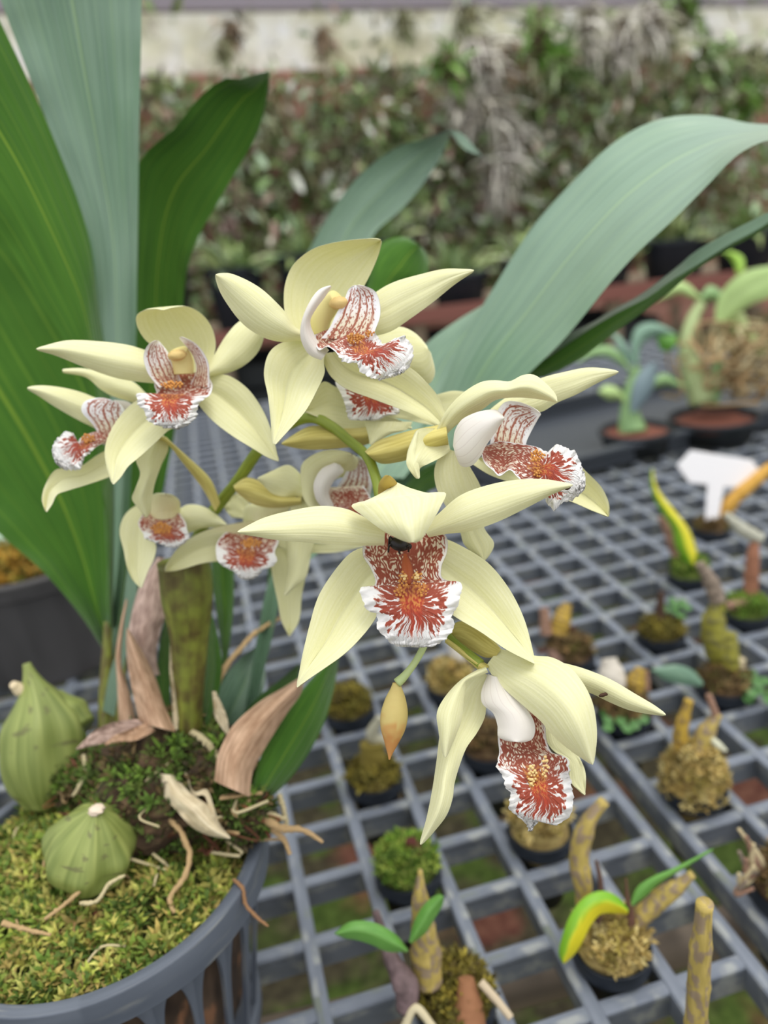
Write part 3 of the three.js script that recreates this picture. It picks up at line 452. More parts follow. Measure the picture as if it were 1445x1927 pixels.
for (let i = 0; i < 40; i++) { // fibres between rim and plant foot
  const x = rr(150, 470), y = rr(1400, 1560), d = onY(x, y, 0.128), a = rr(0, 6.28), l = rr(0.01, 0.028), q = (k, h) => d.clone().add(new V3(Math.cos(a + k) * l * k, h * rr(0.5, 1.5), Math.sin(a + k * 1.4) * l * k));
  if (Math.hypot(d.x - POTC.x, d.z - POTC.z) < 0.07) part(orchid, 'root_thread', tube([q(0, 0), q(0.5, 0.006), q(1, 0.001)], rr(0.0005, 0.0011), { k: 5, n: 8 }), pick([rootMat, rootPale, chipMats[2]]));
}
// ---- flower stalk: thick sheath, then an arching rachis
part(orchid, 'stalk_sheath', tube([at(358, 1385, 0.378), at(357, 1310, 0.372), at(356, 1220, 0.366), at(354, 1140, 0.360), at(348, 1075, 0.356), at(344, 1052, 0.355)], [0.0056, 0.0064, 0.0078, 0.0092, 0.0118, 0.0116], { k: 28, n: 30, lump: 0.06, lf: 3 }), sheathMat, 'olive and brown sheath round the flower stalk');
part(orchid, 'rachis', tube([at(348, 1085, 0.356), at(372, 1010, 0.35), at(405, 958, 0.344), at(447, 905, 0.333), at(484, 851, 0.322), at(530, 806, 0.312), at(585, 786, 0.303), at(625, 803, 0.297), at(660, 832, 0.291), at(690, 858, 0.286), at(706, 895, 0.281), at(716, 940, 0.277), at(748, 1040, 0.271), at(800, 1150, 0.266), at(850, 1205, 0.262), at(905, 1250, 0.255)], [0.0024, 0.0026, 0.0026, 0.0025, 0.0024, 0.0023, 0.0021, 0.0019, 0.0019, 0.0018, 0.0017, 0.0016, 0.0016], { k: 14, n: 90, lump: 0.08, lf: 30 }), stemMat, 'olive green arching flower stalk');
part(orchid, 'bract', blade({ c: crop(440, 860, 2.258), L: [[612, 158], [618, 110], [640, 82], [655, 79]], R: [[700, 150], [695, 115], [678, 92], [657, 80]], d: [0.262, 0.256, 0.252], bulge: 0.004, n: 16, m: 10 }), [std(0xb49a4c, 0.6), std(0xb49a4c, 0.6)]);
{ // the withered bud hanging from a thin stalk
  const c = crop(580, 1180, 3.44), q = (x, y, d = 0.256) => { const p = c([x, y]); return at(p[0], p[1], d); };
  part(orchid, 'bud_stalk', tube([q(760, 60, 0.262), q(745, 130), q(690, 230), q(620, 320), q(575, 362)], [0.0013, 0.00125, 0.0012, 0.0013, 0.0017], { k: 10, n: 26 }), std(0xb9c98a, 0.5));
  part(orchid, 'bud', tube([q(572, 360), q(570, 420), q(560, 560), q(546, 700), q(532, 800), q(525, 858)], [0.0013, 0.0034, 0.0046, 0.0042, 0.0022, 0.0003], { k: 14, n: 30, ridge: 0.05, ridges: 3, flat: 0.7 }), std(0xffffff, 0.7, { map: tex(32, 128, (u, v) => mix3([206, 186, 116], [196, 138, 76], clamp(sm(0.4, 0.8, v + 0.2 * noise(u * 6, v * 8)) + 0.15 * fbm(u * 9, v * 12, 2)))) }), 'withered ochre bud');
}
// ---- flowers
const A = crop(40, 420, 2.779), B = crop(380, 420, 2.676), C = crop(740, 660, 3.284), D = crop(440, 860, 2.258), E = crop(760, 1160, 2.779), G = crop(200, 800, 2.89);
let fl = null, fc = ID;
function flower(c, cx, cy, d, label) { fc = c; const p = c([cx, cy]); fl = sub(orchid, 'flower', at(p[0], p[1], d), label); return fl; }
let pseed = 0;
const petal = (name, L, R, d, x = {}, mats = PETAL) => part(fl, name, blade({ c: fc, L, R, d, n: 40, m: 20, th: 0.0008, seed: pseed += 3.7, wave: 0.0012, wf: 5, ...x }), mats);
const lip = (L, R, d, x = {}) => { const g = blade({ c: fc, L, R, d, n: 84, m: 44, th: 0.0007, jag: 5, jf: 46, ruff: 0.0042, seed: pseed += 2.3, ...x }), uv = g.attributes.uv, v0 = x.v0 || 0; for (let i = 0; i < uv.count; i++) uv.setY(i, v0 + (1 - v0) * uv.getY(i)); return part(fl, 'lip', g, LIP, 'white lip with red brown markings and a frilled edge'); };
const lobe = (L, R, d, x = {}, out = 0) => part(fl, 'side_lobe', blade({ c: fc, L, R, d, n: 30, m: 18, th: 0.0006, seed: pseed += 1.9, ...x }), out ? [lobeOut, lobeIn] : [lobeIn, lobeOut]);
const callus = (pts, d, r = 0.0009, mat = callusMat) => { r *= 0.62; const gs = pts.map(([x, y, k = 1, dz = 0]) => { const p = fc([x, y]); return lump(at(p[0], p[1], d + dz), r * k, { det: 2, a: 0.5, f: 2.2 }); }); part(fl, 'callus', mergeGeometries(gs), mat, null, 'stuff'); };
const column = (pts, rad, d) => { part(fl, 'column', tube(pts.map(([x, y, dz = 0]) => { const p = fc([x, y]); return at(p[0], p[1], d + dz); }), rad, { k: 16, n: 24, flat: 0.8 }), columnMat); };
const bumps = (cx, cy, sx, sy, n, sd = 1) => Array.from({ length: n }, (_, i) => { const a = i * 2.4 + sd, r = Math.sqrt((i + 0.5) / n); return [cx + Math.cos(a) * r * sx, cy + Math.sin(a) * r * sy, 0.6 + 0.8 * Math.abs(noise(i * 1.7, sd)), 0]; });

// F1, the front flower
flower(D, 740, 330, 0.256, 'front flower facing the lens, an insect under its hood');
petal('petal', [[640, 290], [560, 258], [480, 222], [370, 209], [250, 227], [120, 262], [15, 318]], [[640, 375], [560, 376], [430, 373], [300, 362], [180, 352], [80, 334], [15, 319]], [0.256, 0.252, 0.248, 0.246], { bulge: 0.004, tilt: -0.004 });
petal('petal', [[800, 300], [860, 250], [960, 165], [1080, 120], [1200, 98], [1320, 95], [1440, 118]], [[830, 340], [905, 326], [1000, 315], [1120, 275], [1250, 212], [1350, 160], [1440, 120]], [0.258, 0.252, 0.247, 0.244], { bulge: 0.004, tilt: -0.004 });
petal('lateral_sepal', [[640, 390], [560, 383], [500, 405], [430, 480], [360, 590], [325, 700], [290, 850], [268, 976]], [[700, 520], [640, 610], [592, 702], [520, 790], [460, 845], [390, 895], [330, 936], [270, 979]], [0.262, 0.257, 0.252, 0.249, 0.249], { mid: [0.5, 0.5, 0.55, 0.5], crease: [-0.004, -0.009, -0.008, -0.003], tilt: -0.008, bulge: 0.002 });
petal('lateral_sepal', [[800, 520], [850, 600], [930, 672], [1050, 745], [1160, 820], [1276, 879]], [[850, 340], [905, 350], [980, 385], [1080, 450], [1170, 560], [1230, 680], [1262, 790], [1279, 877]], [0.262, 0.257, 0.252, 0.249, 0.248], { mid: [0.5, 0.5, 0.45, 0.5], crease: [-0.004, -0.009, -0.008, -0.003], tilt: 0.008, bulge: 0.002 });
petal('dorsal_sepal', [[686, 114], [640, 146], [600, 168], [550, 190], [500, 206], [560, 258], [630, 310], [700, 347], [752, 362]], [[694, 112], [760, 136], [830, 154], [900, 154], [878, 210], [850, 262], [822, 310], [795, 350], [764, 363]], [0.258, 0.253, 0.247, 0.240, 0.234, 0.231], { bulge: [0.001, 0.006, 0.006, 0.003], crease: [0, 0.003, 0.005, 0.003], n: 48 });
lip([[640, 270], [600, 292], [556, 350], [550, 420], [580, 470], [602, 530], [590, 552], [538, 556], [548, 610], [566, 650], [606, 668], [608, 730], [640, 765], [690, 800], [744, 792]], [[800, 262], [840, 282], [903, 340], [906, 400], [882, 465], [884, 512], [920, 528], [966, 534], [962, 590], [950, 640], [928, 668], [936, 720], [890, 780], [835, 804], [764, 790]], [0.263, 0.256, 0.250, 0.247, 0.2455, 0.247], { bulge: [-0.010, -0.009, -0.004, 0.003, 0.003, 0.0], crease: [0, 0, -0.001, 0.001], j0: 0.42 });
callus([...bumps(718, 520, 22, 34, 14, 1), ...bumps(778, 516, 22, 34, 14, 2), ...bumps(706, 575, 24, 22, 9, 3), ...bumps(806, 570, 26, 22, 9, 4)], 0.2448, 0.00075);
callus([...bumps(722, 510, 10, 14, 4, 5), ...bumps(776, 506, 10, 14, 4, 6)], 0.2440, 0.0009, callusPale);
{ const q = (x, y, d) => { const p = D([x, y]); return at(p[0], p[1], d); };
  part(fl, 'keel', tube([q(728, 415, 0.2560), q(732, 450, 0.2535), q(740, 500, 0.2495), q(744, 540, 0.2465)], [0.0006, 0.0016, 0.0016, 0.0006], { k: 10, n: 16 }), std(0xa9532a, 0.6), 'rust brown keel'); }
column([[740, 250, 0.004], [745, 290, 0], [755, 330, -0.002]], [0.003, 0.0035, 0.003], 0.258);
// F2, the top flower
flower(B, 560, 600, 0.275, 'top flower with its hood leaning back');
petal('petal', [[520, 560], [460, 515], [420, 450], [360, 385], [290, 325], [200, 275], [130, 252], [70, 258]], [[545, 600], [495, 592], [400, 597], [310, 575], [210, 510], [130, 410], [85, 330], [68, 262]], [0.275, 0.270, 0.268, 0.268], { bulge: 0.004, tilt: 0.004 });
petal('dorsal_sepal', [[520, 620], [455, 540], [420, 460], [412, 390], [420, 300], [460, 210], [560, 130], [700, 92], [860, 78], [900, 82]], [[640, 620], [680, 540], [740, 440], [815, 320], [865, 220], [895, 140], [904, 90]], [0.278, 0.282, 0.283, 0.280, 0.276], { bulge: -0.006, tilt: 0.006, crease: -0.001 });
petal('petal', [[780, 430], [880, 345], [960, 300], [1100, 258], [1230, 230], [1368, 236]], [[760, 580], [860, 570], [950, 545], [1050, 480], [1160, 400], [1270, 310], [1370, 240]], [0.280, 0.278, 0.274, 0.270], { bulge: 0.004, crease: -0.002 });
petal('lateral_sepal', [[540, 580], [480, 592], [400, 602], [340, 650], [312, 750], [332, 870], [345, 980], [355, 1110]], [[620, 660], [614, 700], [618, 750], [575, 850], [520, 948], [440, 1040], [372, 1114]], [0.280, 0.276, 0.271, 0.270], { crease: [-0.003, -0.009, -0.008, -0.003], tilt: -0.006, bulge: 0.002 });
petal('lateral_sepal', [[600, 660], [640, 760], [720, 830], [860, 885], [1050, 958], [1180, 1022]], [[720, 640], [860, 690], [1000, 705], [1060, 735], [1135, 805], [1200, 890], [1235, 985]], [0.280, 0.278, 0.274, 0.276], { crease: [-0.003, -0.009, -0.008, -0.003], mid: 0.45, bulge: 0.002 });
lobe([[600, 690], [540, 662], [500, 590], [498, 515], [535, 410], [590, 335], [648, 314]], [[640, 640], [600, 600], [565, 560], [545, 490], [575, 430], [620, 370], [652, 320]], [0.272, 0.268, 0.266, 0.268], { bulge: 0.003, tilt: 0.004 }, 1);
lobe([[600, 580], [640, 530], [680, 450], [715, 390], [742, 328], [776, 312]], [[860, 590], [872, 540], [896, 470], [894, 395], [870, 342], [820, 318], [784, 312]], [0.268, 0.269, 0.270, 0.270], { bulge: -0.0015, tilt: -0.003 });
column([[590, 560, 0.004], [600, 480, 0.002], [640, 410, 0], [680, 375, -0.003]], [0.0035, 0.0038, 0.004, 0.0032], 0.277);
{ const p = fc([688, 402]); part(fl, 'anther', lump(at(p[0], p[1], 0.2715), 0.0028, { det: 3, a: 0.15, s: [1.2, 0.8, 1] }), antherMat); }
lip([[570, 560], [572, 610], [590, 640], [630, 622], [672, 648], [720, 702], [775, 705], [800, 750], [850, 775], [890, 790], [950, 772], [1000, 755]], [[660, 530], [760, 535], [840, 530], [880, 560], [912, 605], [950, 598], [990, 572], [1030, 576], [1060, 630], [1058, 690], [1040, 720], [1010, 750]], [0.274, 0.268, 0.264, 0.263, 0.2635], { bulge: [-0.003, 0, 0.003, 0.001], tilt: [0.008, 0.008, 0.004, 0.002], v0: 0.21, j0: 0.3, jag: 6 });
callus(bumps(770, 580, 42, 26, 22, 2), 0.2640, 0.0009); callus(bumps(845, 555, 26, 14, 9, 4), 0.2655, 0.0008);
// F3, left flower
flower(A, 840, 850, 0.300, 'left flower with a blunt curled hood');
petal('petal', [[760, 720], [690, 680], [620, 655], [560, 638], [400, 618], [230, 615], [80, 656]], [[760, 850], [700, 838], [620, 830], [500, 810], [330, 752], [180, 692], [78, 660]], [0.302, 0.298, 0.294, 0.292], { bulge: 0.004, crease: 0.001 });
petal('dorsal_sepal', [[760, 780], [700, 660], [640, 600], [605, 535], [603, 485], [640, 457], [700, 448], [738, 454]], [[940, 800], [985, 745], [1016, 650], [1002, 560], [950, 482], [870, 437], [800, 440], [742, 455]], [0.306, 0.308, 0.305, 0.296, 0.290], { bulge: -0.006, tilt: 0.004 });
petal('petal', [[960, 780], [1010, 690], [1070, 590], [1140, 515], [1210, 490], [1290, 500]], [[980, 800], [1070, 785], [1120, 768], [1190, 725], [1245, 660], [1292, 510]], [0.306, 0.308, 0.308, 0.308], { bulge: 0.004 });
petal('lateral_sepal', [[760, 880], [660, 900], [560, 960], [470, 1080], [437, 1180], [450, 1290], [478, 1364]], [[830, 1060], [770, 1085], [700, 1150], [620, 1222], [560, 1272], [520, 1330], [484, 1366]], [0.305, 0.300, 0.296, 0.294], { crease: [-0.003, -0.008, -0.007, -0.003], tilt: -0.006, bulge: 0.002 });
petal('lateral_sepal', [[900, 900], [930, 952], [1000, 1032], [1100, 1110], [1200, 1172], [1290, 1226], [1342, 1245]], [[940, 800], [1000, 790], [1080, 796], [1180, 862], [1260, 972], [1310, 1092], [1347, 1243]], [0.306, 0.300, 0.297, 0.296], { crease: [-0.003, -0.008, -0.007, -0.003], tilt: 0.004, bulge: 0.002 });
lobe([[720, 860], [660, 780], [640, 690], [668, 632], [706, 612]], [[840, 830], [800, 740], [760, 665], [716, 614]], [0.298, 0.294, 0.292], { tilt: 0.008 });
lobe([[880, 850], [915, 770], [895, 690], [860, 640], [826, 600]], [[985, 860], [984, 800], [975, 720], [915, 632], [836, 592]], [0.298, 0.295, 0.292], { tilt: -0.008 });
column([[850, 790, 0], [842, 720, -0.001], [820, 670, -0.004]], [0.0038, 0.0042, 0.0038], 0.300);
{ const p = fc([815, 690]); part(fl, 'anther', lump(at(p[0], p[1], 0.293), 0.003, { det: 3, a: 0.15, s: [1.2, 0.7, 1] }), antherMat); }
lip([[720, 790], [695, 840], [706, 895], [660, 905], [605, 892], [612, 950], [650, 985], [652, 1020], [700, 1052], [760, 1066], [800, 1070]], [[940, 780], [972, 800], [1000, 845], [985, 900], [945, 925], [920, 960], [920, 1005], [890, 1040], [850, 1062], [822, 1072]], [0.301, 0.295, 0.290, 0.288, 0.289], { bulge: [-0.007, -0.003, 0.003, 0.002], v0: 0.18, j0: 0.36, jag: 6 });
callus(bumps(790, 845, 60, 18, 24, 3), 0.2885, 0.001);
// F4, far left, seen from the side
flower(A, 540, 1060, 0.318, 'small flower at far left turned sideways');
petal('petal', [[660, 900], [600, 840], [500, 795], [400, 774], [310, 760], [216, 765]], [[640, 960], [560, 930], [480, 905], [415, 868], [340, 806], [216, 780]], [0.322, 0.320, 0.318], { bulge: 0.003 });
petal('petal', [[560, 960], [420, 925], [300, 880], [180, 855], [90, 850], [32, 860]], [[540, 1100], [440, 1090], [350, 1055], [180, 962], [90, 902], [32, 866]], [0.322, 0.318, 0.314], { bulge: 0.003, crease: 0.001 });
lobe([[430, 1160], [380, 1060], [315, 980], [330, 935], [420, 914], [480, 935]], [[530, 1120], [545, 1030], [540, 980], [520, 950], [500, 938], [482, 936]], [0.312, 0.310, 0.310], { bulge: 0.003 });
lobe([[560, 1080], [520, 1000], [470, 960], [476, 930]], [[640, 1040], [610, 980], [560, 935], [490, 924]], [0.316, 0.313, 0.312], {}, 1);
lip([[520, 1080], [440, 1085], [390, 1090], [330, 1110], [285, 1140], [270, 1100], [235, 1092], [180, 1135], [163, 1190], [180, 1250]], [[520, 1160], [450, 1150], [400, 1165], [360, 1200], [330, 1225], [312, 1280], [270, 1292], [225, 1286], [190, 1262]], [0.314, 0.309, 0.306, 0.305], { tilt: [0, -0.005, -0.006, 0], bulge: 0.002, v0: 0.21, j0: 0.35, jag: 5 });
callus(bumps(350, 1125, 36, 22, 14, 3), 0.3055, 0.001);
petal('lateral_sepal', [[500, 1160], [400, 1210], [300, 1275], [180, 1290], [125, 1370], [108, 1450], [128, 1508]], [[520, 1300], [440, 1335], [330, 1372], [240, 1400], [188, 1420], [162, 1470], [134, 1510]], [0.320, 0.316, 0.312, 0.312], { crease: -0.004, tilt: -0.004 });
petal('lateral_sepal', [[660, 1110], [600, 1230], [622, 1310], [595, 1390], [578, 1440], [612, 1490], [650, 1538]], [[740, 1100], [770, 1170], [730, 1270], [696, 1370], [682, 1450], [674, 1510], [654, 1542]], [0.318, 0.316, 0.314, 0.318], { crease: [0.002, 0.004, 0.002], tilt: 0.006 });
part(fl, 'ovary', blade({ c: A, L: [[700, 1120], [760, 1150], [850, 1260], [950, 1390], [1015, 1510]], R: [[760, 1120], [800, 1160], [880, 1230], [990, 1340], [1040, 1460]], d: [0.32, 0.328, 0.338], bulge: 0.006, n: 24, m: 10 }), OVARY);
// F5, low at the left
flower(G, 320, 520, 0.338, 'low flower above the stalk sheath, seen from above');
petal('dorsal_sepal', [[240, 540], [238, 480], [244, 420], [252, 378], [320, 374]], [[410, 540], [404, 470], [398, 412], [372, 388], [330, 375]], [0.345, 0.342, 0.334, 0.328], { bulge: 0.004 });
petal('lateral_sepal', [[220, 430], [165, 436], [100, 490], [72, 575], [94, 680], [115, 780], [150, 850], [188, 884]], [[230, 560], [220, 610], [268, 645], [262, 720], [228, 790], [206, 850], [192, 886]], [0.342, 0.336, 0.332, 0.330], { crease: [-0.002, -0.005, -0.003], tilt: -0.005 });
petal('petal', [[380, 470], [440, 434], [520, 440], [600, 488], [655, 540]], [[400, 590], [450, 586], [520, 562], [590, 556], [655, 544]], [0.344, 0.342, 0.340], { bulge: 0.004 });
lip([[200, 480], [172, 535], [200, 590], [208, 615], [262, 636], [330, 656], [370, 662]], [[400, 480], [432, 530], [440, 570], [456, 600], [432, 632], [400, 655], [380, 662]], [0.340, 0.331, 0.325, 0.324], { bulge: [-0.006, 0, 0.003], v0: 0.21, j0: 0.4 });
callus(bumps(300, 560, 55, 30, 22, 3), 0.3245, 0.0012);
// F6, behind the front flower's left petal
flower(G, 800, 600, 0.338, 'flower drooping behind the front flower, left');
petal('petal', [[800, 520], [720, 532], [640, 546], [520, 582], [420, 642], [350, 720], [318, 785]], [[760, 700], [680, 742], [600, 742], [520, 752], [420, 782], [360, 795], [320, 796]], [0.342, 0.336, 0.330], { crease: -0.004, tilt: 0.004 });
petal('dorsal_sepal', [[740, 600], [745, 520], [760, 440], [830, 420], [920, 415], [1000, 440]], [[960, 600], [960, 560], [930, 530], [950, 500], [990, 470], [1002, 445]], [0.346, 0.342, 0.334], { bulge: 0.005 });
petal('lateral_sepal', [[870, 620], [890, 740], [910, 860], [932, 960], [950, 1060], [992, 1146]], [[1000, 620], [1090, 740], [1080, 840], [1064, 920], [1046, 1070], [998, 1148]], [0.346, 0.348, 0.348], { crease: -0.003 });
petal('lateral_sepal', [[970, 600], [985, 700], [985, 820], [968, 926]], [[1140, 600], [1110, 720], [1084, 830], [1030, 880], [972, 928]], [0.342, 0.341, 0.340], { bulge: 0.003 });
petal('petal', [[900, 590], [1000, 620], [1120, 640], [1250, 640], [1400, 640]], [[900, 650], [1000, 690], [1120, 696], [1250, 692], [1400, 660]], [0.342, 0.345, 0.348], {});
petal('sepal', [[680, 500], [640, 440], [660, 400], [700, 378], [720, 374]], [[770, 510], [780, 460], [775, 420], [750, 385], [724, 374]], [0.352, 0.352, 0.352], {});
lip([[700, 560], [640, 590], [602, 640], [596, 700], [612, 745], [660, 780], [700, 800], [730, 832], [760, 838]], [[940, 570], [935, 640], [915, 690], [928, 735], [900, 770], [850, 785], [830, 812], [790, 835], [766, 838]], [0.342, 0.333, 0.327, 0.326], { bulge: [-0.006, 0, 0.003], v0: 0.21, j0: 0.4 });
callus(bumps(790, 640, 55, 24, 22, 3), 0.3255, 0.0012);
// F7, behind the middle
flower(G, 1180, 400, 0.315, 'flower half hidden behind the front flower\'s hood');
petal('dorsal_sepal', [[1120, 470], [1075, 400], [1058, 300], [1066, 210], [1150, 150], [1250, 134], [1336, 158]], [[1200, 470], [1180, 400], [1240, 300], [1320, 270], [1360, 230], [1370, 190], [1340, 162]], [0.320, 0.320, 0.314, 0.308], { bulge: 0.005, tilt: 0.01 });
petal('petal', [[1120, 360], [1080, 320], [1050, 260], [990, 217], [900, 250], [822, 290]], [[1090, 430], [1040, 388], [970, 400], [900, 370], [845, 315], [822, 294]], [0.322, 0.318, 0.314], { bulge: 0.003 });
petal('lateral_sepal', [[1020, 400], [1000, 460], [1010, 560], [1040, 620]], [[1160, 420], [1200, 480], [1220, 560], [1180, 640]], [0.322, 0.322, 0.324], {});
lobe([[1190, 470], [1140, 400], [1128, 320], [1170, 240], [1240, 205]], [[1240, 440], [1210, 370], [1240, 300], [1292, 250], [1270, 215]], [0.310, 0.306, 0.306], { bulge: 0.003 }, 1);
lobe([[1230, 380], [1260, 330], [1300, 260], [1330, 190], [1370, 174]], [[1430, 400], [1445, 330], [1440, 260], [1415, 200], [1376, 174]], [0.315, 0.315, 0.313], { bulge: -0.003 });
lip([[1200, 340], [1196, 400], [1210, 440], [1280, 470], [1330, 500], [1370, 520]], [[1400, 330], [1430, 380], [1450, 430], [1440, 480], [1420, 510], [1380, 524]], [0.313, 0.308, 0.304], { j0: 0.6, ruff: 0.002 });
part(fl, 'ovary', blade({ c: G, L: [[1060, 395], [930, 370], [850, 312], [760, 286], [690, 330]], R: [[1060, 430], [960, 448], [860, 446], [780, 420], [705, 362]], d: [0.322, 0.324, 0.328], bulge: 0.008, n: 20, m: 12 }), OVARY);
// F8, under the top flower
flower(B, 860, 860, 0.300, 'flower mostly hidden under the top flower');
petal('dorsal_sepal', [[820, 620], [880, 552], [950, 528], [1010, 524], [1080, 560], [1130, 620]], [[860, 760], [960, 790], [1060, 800], [1140, 810], [1172, 760], [1150, 650]], [0.300, 0.302, 0.302], { bulge: 0.006 });
petal('petal', [[760, 820], [690, 830], [612, 798], [560, 865], [514, 943]], [[860, 1010], [800, 1035], [700, 1032], [600, 985], [518, 950]], [0.302, 0.300, 0.298], { crease: -0.003 });
petal('petal', [[900, 880], [1000, 900], [1120, 880], [1260, 845], [1330, 850]], [[900, 980], [1000, 985], [1120, 1010], [1200, 1020], [1320, 1000]], [0.304, 0.306, 0.306], {});
petal('lateral_sepal', [[820, 1000], [830, 1040], [840, 1080], [846, 1115]], [[1060, 1000], [1040, 1035], [950, 1062], [856, 1118]], [0.296, 0.293, 0.290], { bulge: 0.003 });
petal('sepal', [[820, 980], [880, 1010], [960, 1010], [1056, 1036]], [[880, 960], [950, 975], [1010, 1000], [1058, 1030]], [0.300, 0.297, 0.295], {});
lip([[760, 740], [690, 768], [672, 800], [700, 860], [722, 920], [742, 985], [800, 988], [850, 984]], [[960, 780], [990, 860], [996, 920], [988, 958], [930, 968], [900, 985], [856, 986]], [0.300, 0.296, 0.293, 0.292], { bulge: 0.002, v0: 0.35, j0: 0.4 });
part(fl, 'ovary', blade({ c: B, L: [[860, 1020], [780, 1030], [640, 1022], [540, 1024], [470, 1060], [400, 1108]], R: [[880, 1100], [800, 1120], [700, 1132], [540, 1140], [460, 1130], [402, 1114]], d: [0.302, 0.304, 0.308], bulge: 0.006, crease: 0.002, n: 24, m: 12 }), OVARY);
// F9, right
flower(C, 330, 560, 0.268, 'right flower in three quarter view');
part(fl, 'ovary', blade({ c: B, L: [[1230, 1010], [1070, 1040], [960, 1070], [880, 1100], [820, 1150]], R: [[1240, 1120], [1100, 1170], [1000, 1200], [900, 1210], [850, 1180]], d: [0.272, 0.278, 0.284], bulge: 0.008, n: 20, m: 12 }), OVARY);
petal('dorsal_sepal', [[262, 500], [300, 420], [340, 355], [430, 262], [550, 192], [640, 184], [720, 190], [800, 152], [870, 150], [950, 210], [1000, 270], [1012, 310]], [[300, 560], [345, 500], [400, 450], [480, 400], [560, 355], [620, 310], [690, 292], [780, 288], [860, 294], [950, 306], [1012, 318]], [0.270, 0.266, 0.262, 0.256, 0.252], { bulge: [0, 0.004, 0.006, 0.003], crease: [0, 0.002, 0.003, 0.001], mid: [0.5, 0.5, 0.55, 0.6], tilt: 0.004 });
petal('petal', [[560, 400], [640, 330], [760, 250], [900, 175], [1050, 134], [1200, 105], [1300, 110], [1390, 128]], [[600, 480], [700, 420], [800, 395], [920, 375], [1010, 322], [1130, 270], [1260, 200], [1392, 134]], [0.276, 0.276, 0.274, 0.272], { bulge: 0.003, crease: -0.001 });
petal('petal', [[330, 500], [250, 480], [150, 488], [112, 556], [85, 640], [90, 705], [148, 788]], [[350, 620], [310, 650], [265, 676], [215, 700], [165, 726], [160, 760], [156, 792]], [0.270, 0.266, 0.263, 0.262], { crease: [0, -0.003, 0.003, 0.003], mid: [0.5, 0.5, 0.6] });
petal('petal_fold', [[146, 500], [118, 556], [88, 640], [82, 700], [120, 765], [150, 790]], [[150, 504], [140, 580], [136, 640], [150, 680], [162, 740], [160, 790]], [0.2655, 0.2625, 0.2605, 0.2605], { bulge: 0.001, m: 10 });
petal('lateral_sepal', [[320, 600], [280, 660], [254, 740], [268, 850], [330, 970], [410, 1110], [440, 1200], [555, 1292]], [[430, 640], [480, 730], [535, 830], [580, 960], [560, 1090], [622, 1190], [602, 1250], [562, 1298]], [0.274, 0.274, 0.276, 0.276], { bulge: 0.004, crease: -0.002 });
petal('lateral_sepal', [[470, 690], [600, 770], [780, 830], [950, 885], [1110, 937], [1220, 985], [1326, 1026]], [[600, 640], [900, 640], [1080, 640], [1190, 745], [1290, 850], [1335, 955], [1332, 1024]], [0.278, 0.276, 0.272, 0.268], { crease: [-0.003, -0.008, -0.007, -0.003], mid: 0.4 });
lobe([[590, 640], [600, 560], [640, 380], [690, 318], [760, 314], [850, 345], [908, 384]], [[800, 680], [815, 610], [824, 560], [852, 500], [890, 430], [912, 392]], [0.268, 0.270, 0.270, 0.266], { bulge: -0.002 });
lobe([[372, 580], [380, 500], [420, 430], [490, 390], [560, 370], [640, 368], [684, 412]], [[390, 650], [420, 712], [480, 712], [540, 650], [570, 590], [630, 505], [686, 420]], [0.264, 0.259, 0.256, 0.256], { bulge: 0.004 }, 1);
lip([[560, 590], [660, 560], [760, 572], [840, 585], [900, 600], [948, 628], [985, 592], [1030, 580], [1085, 606], [1120, 620], [1155, 690], [1182, 760], [1188, 830]], [[545, 640], [565, 695], [615, 740], [655, 775], [720, 738], [760, 775], [800, 810], [880, 850], [940, 920], [990, 990], [1040, 945], [1110, 920], [1182, 850]], [0.263, 0.260, 0.256, 0.254, 0.254], { bulge: [-0.004, 0, 0.003, 0.003], tilt: [-0.01, -0.008, -0.004, 0], v0: 0.12, j0: 0.38, jag: 5 });
callus(bumps(890, 650, 48, 34, 20, 3), 0.2520, 0.00085); callus(bumps(890, 745, 26, 40, 12, 6), 0.2525, 0.0008);
// F10, lowest at the right
flower(E, 440, 300, 0.256, 'lowest flower hanging at the lower right, hood over its lip');
part(fl, 'bract', blade({ c: E, L: [[230, 60], [300, 25], [420, 85], [510, 170]], R: [[240, 115], [330, 165], [430, 215], [480, 210]], d: [0.268, 0.264, 0.258], bulge: 0.003, n: 16, m: 10 }), OVARY);
part(fl, 'ovary', blade({ c: E, L: [[222, 110], [300, 160], [370, 210], [450, 260]], R: [[216, 135], [290, 195], [350, 245], [400, 290]], d: [0.264, 0.261, 0.257], bulge: 0.004, ridge: 1, n: 16, m: 10 }), OVARY);
petal('lateral_sepal', [[400, 300], [330, 340], [240, 450], [192, 600], [172, 750], [150, 900], [120, 1050], [84, 1190]], [[470, 310], [432, 420], [425, 520], [380, 612], [328, 685], [290, 780], [262, 880], [254, 950], [222, 1040], [150, 1132], [88, 1195]], [0.262, 0.260, 0.254, 0.250, 0.250], { crease: [0.0, -0.003, 0.002, 0.004, 0.002], tilt: -0.004, bulge: 0.002, n: 48 });
petal('petal', [[425, 262], [380, 285], [320, 320], [240, 390], [174, 500], [182, 600], [195, 680], [213, 736]], [[440, 290], [370, 318], [326, 340], [314, 420], [300, 540], [272, 620], [242, 690], [217, 739]], [0.256, 0.251, 0.247, 0.246], { bulge: 0.003, crease: 0.001 });
petal('petal', [[700, 220], [860, 250], [960, 280], [1080, 330], [1200, 400], [1300, 460], [1368, 512]], [[760, 320], [880, 370], [980, 402], [1080, 450], [1180, 490], [1290, 511], [1370, 517]], [0.262, 0.260, 0.256, 0.252], { bulge: 0.003 });
petal('lateral_sepal', [[700, 520], [735, 580], [750, 660], [790, 710], [850, 745], [875, 870], [942, 932]], [[800, 560], [860, 640], [905, 715], [945, 800], [952, 870], [947, 936]], [0.266, 0.266, 0.264, 0.262], {});
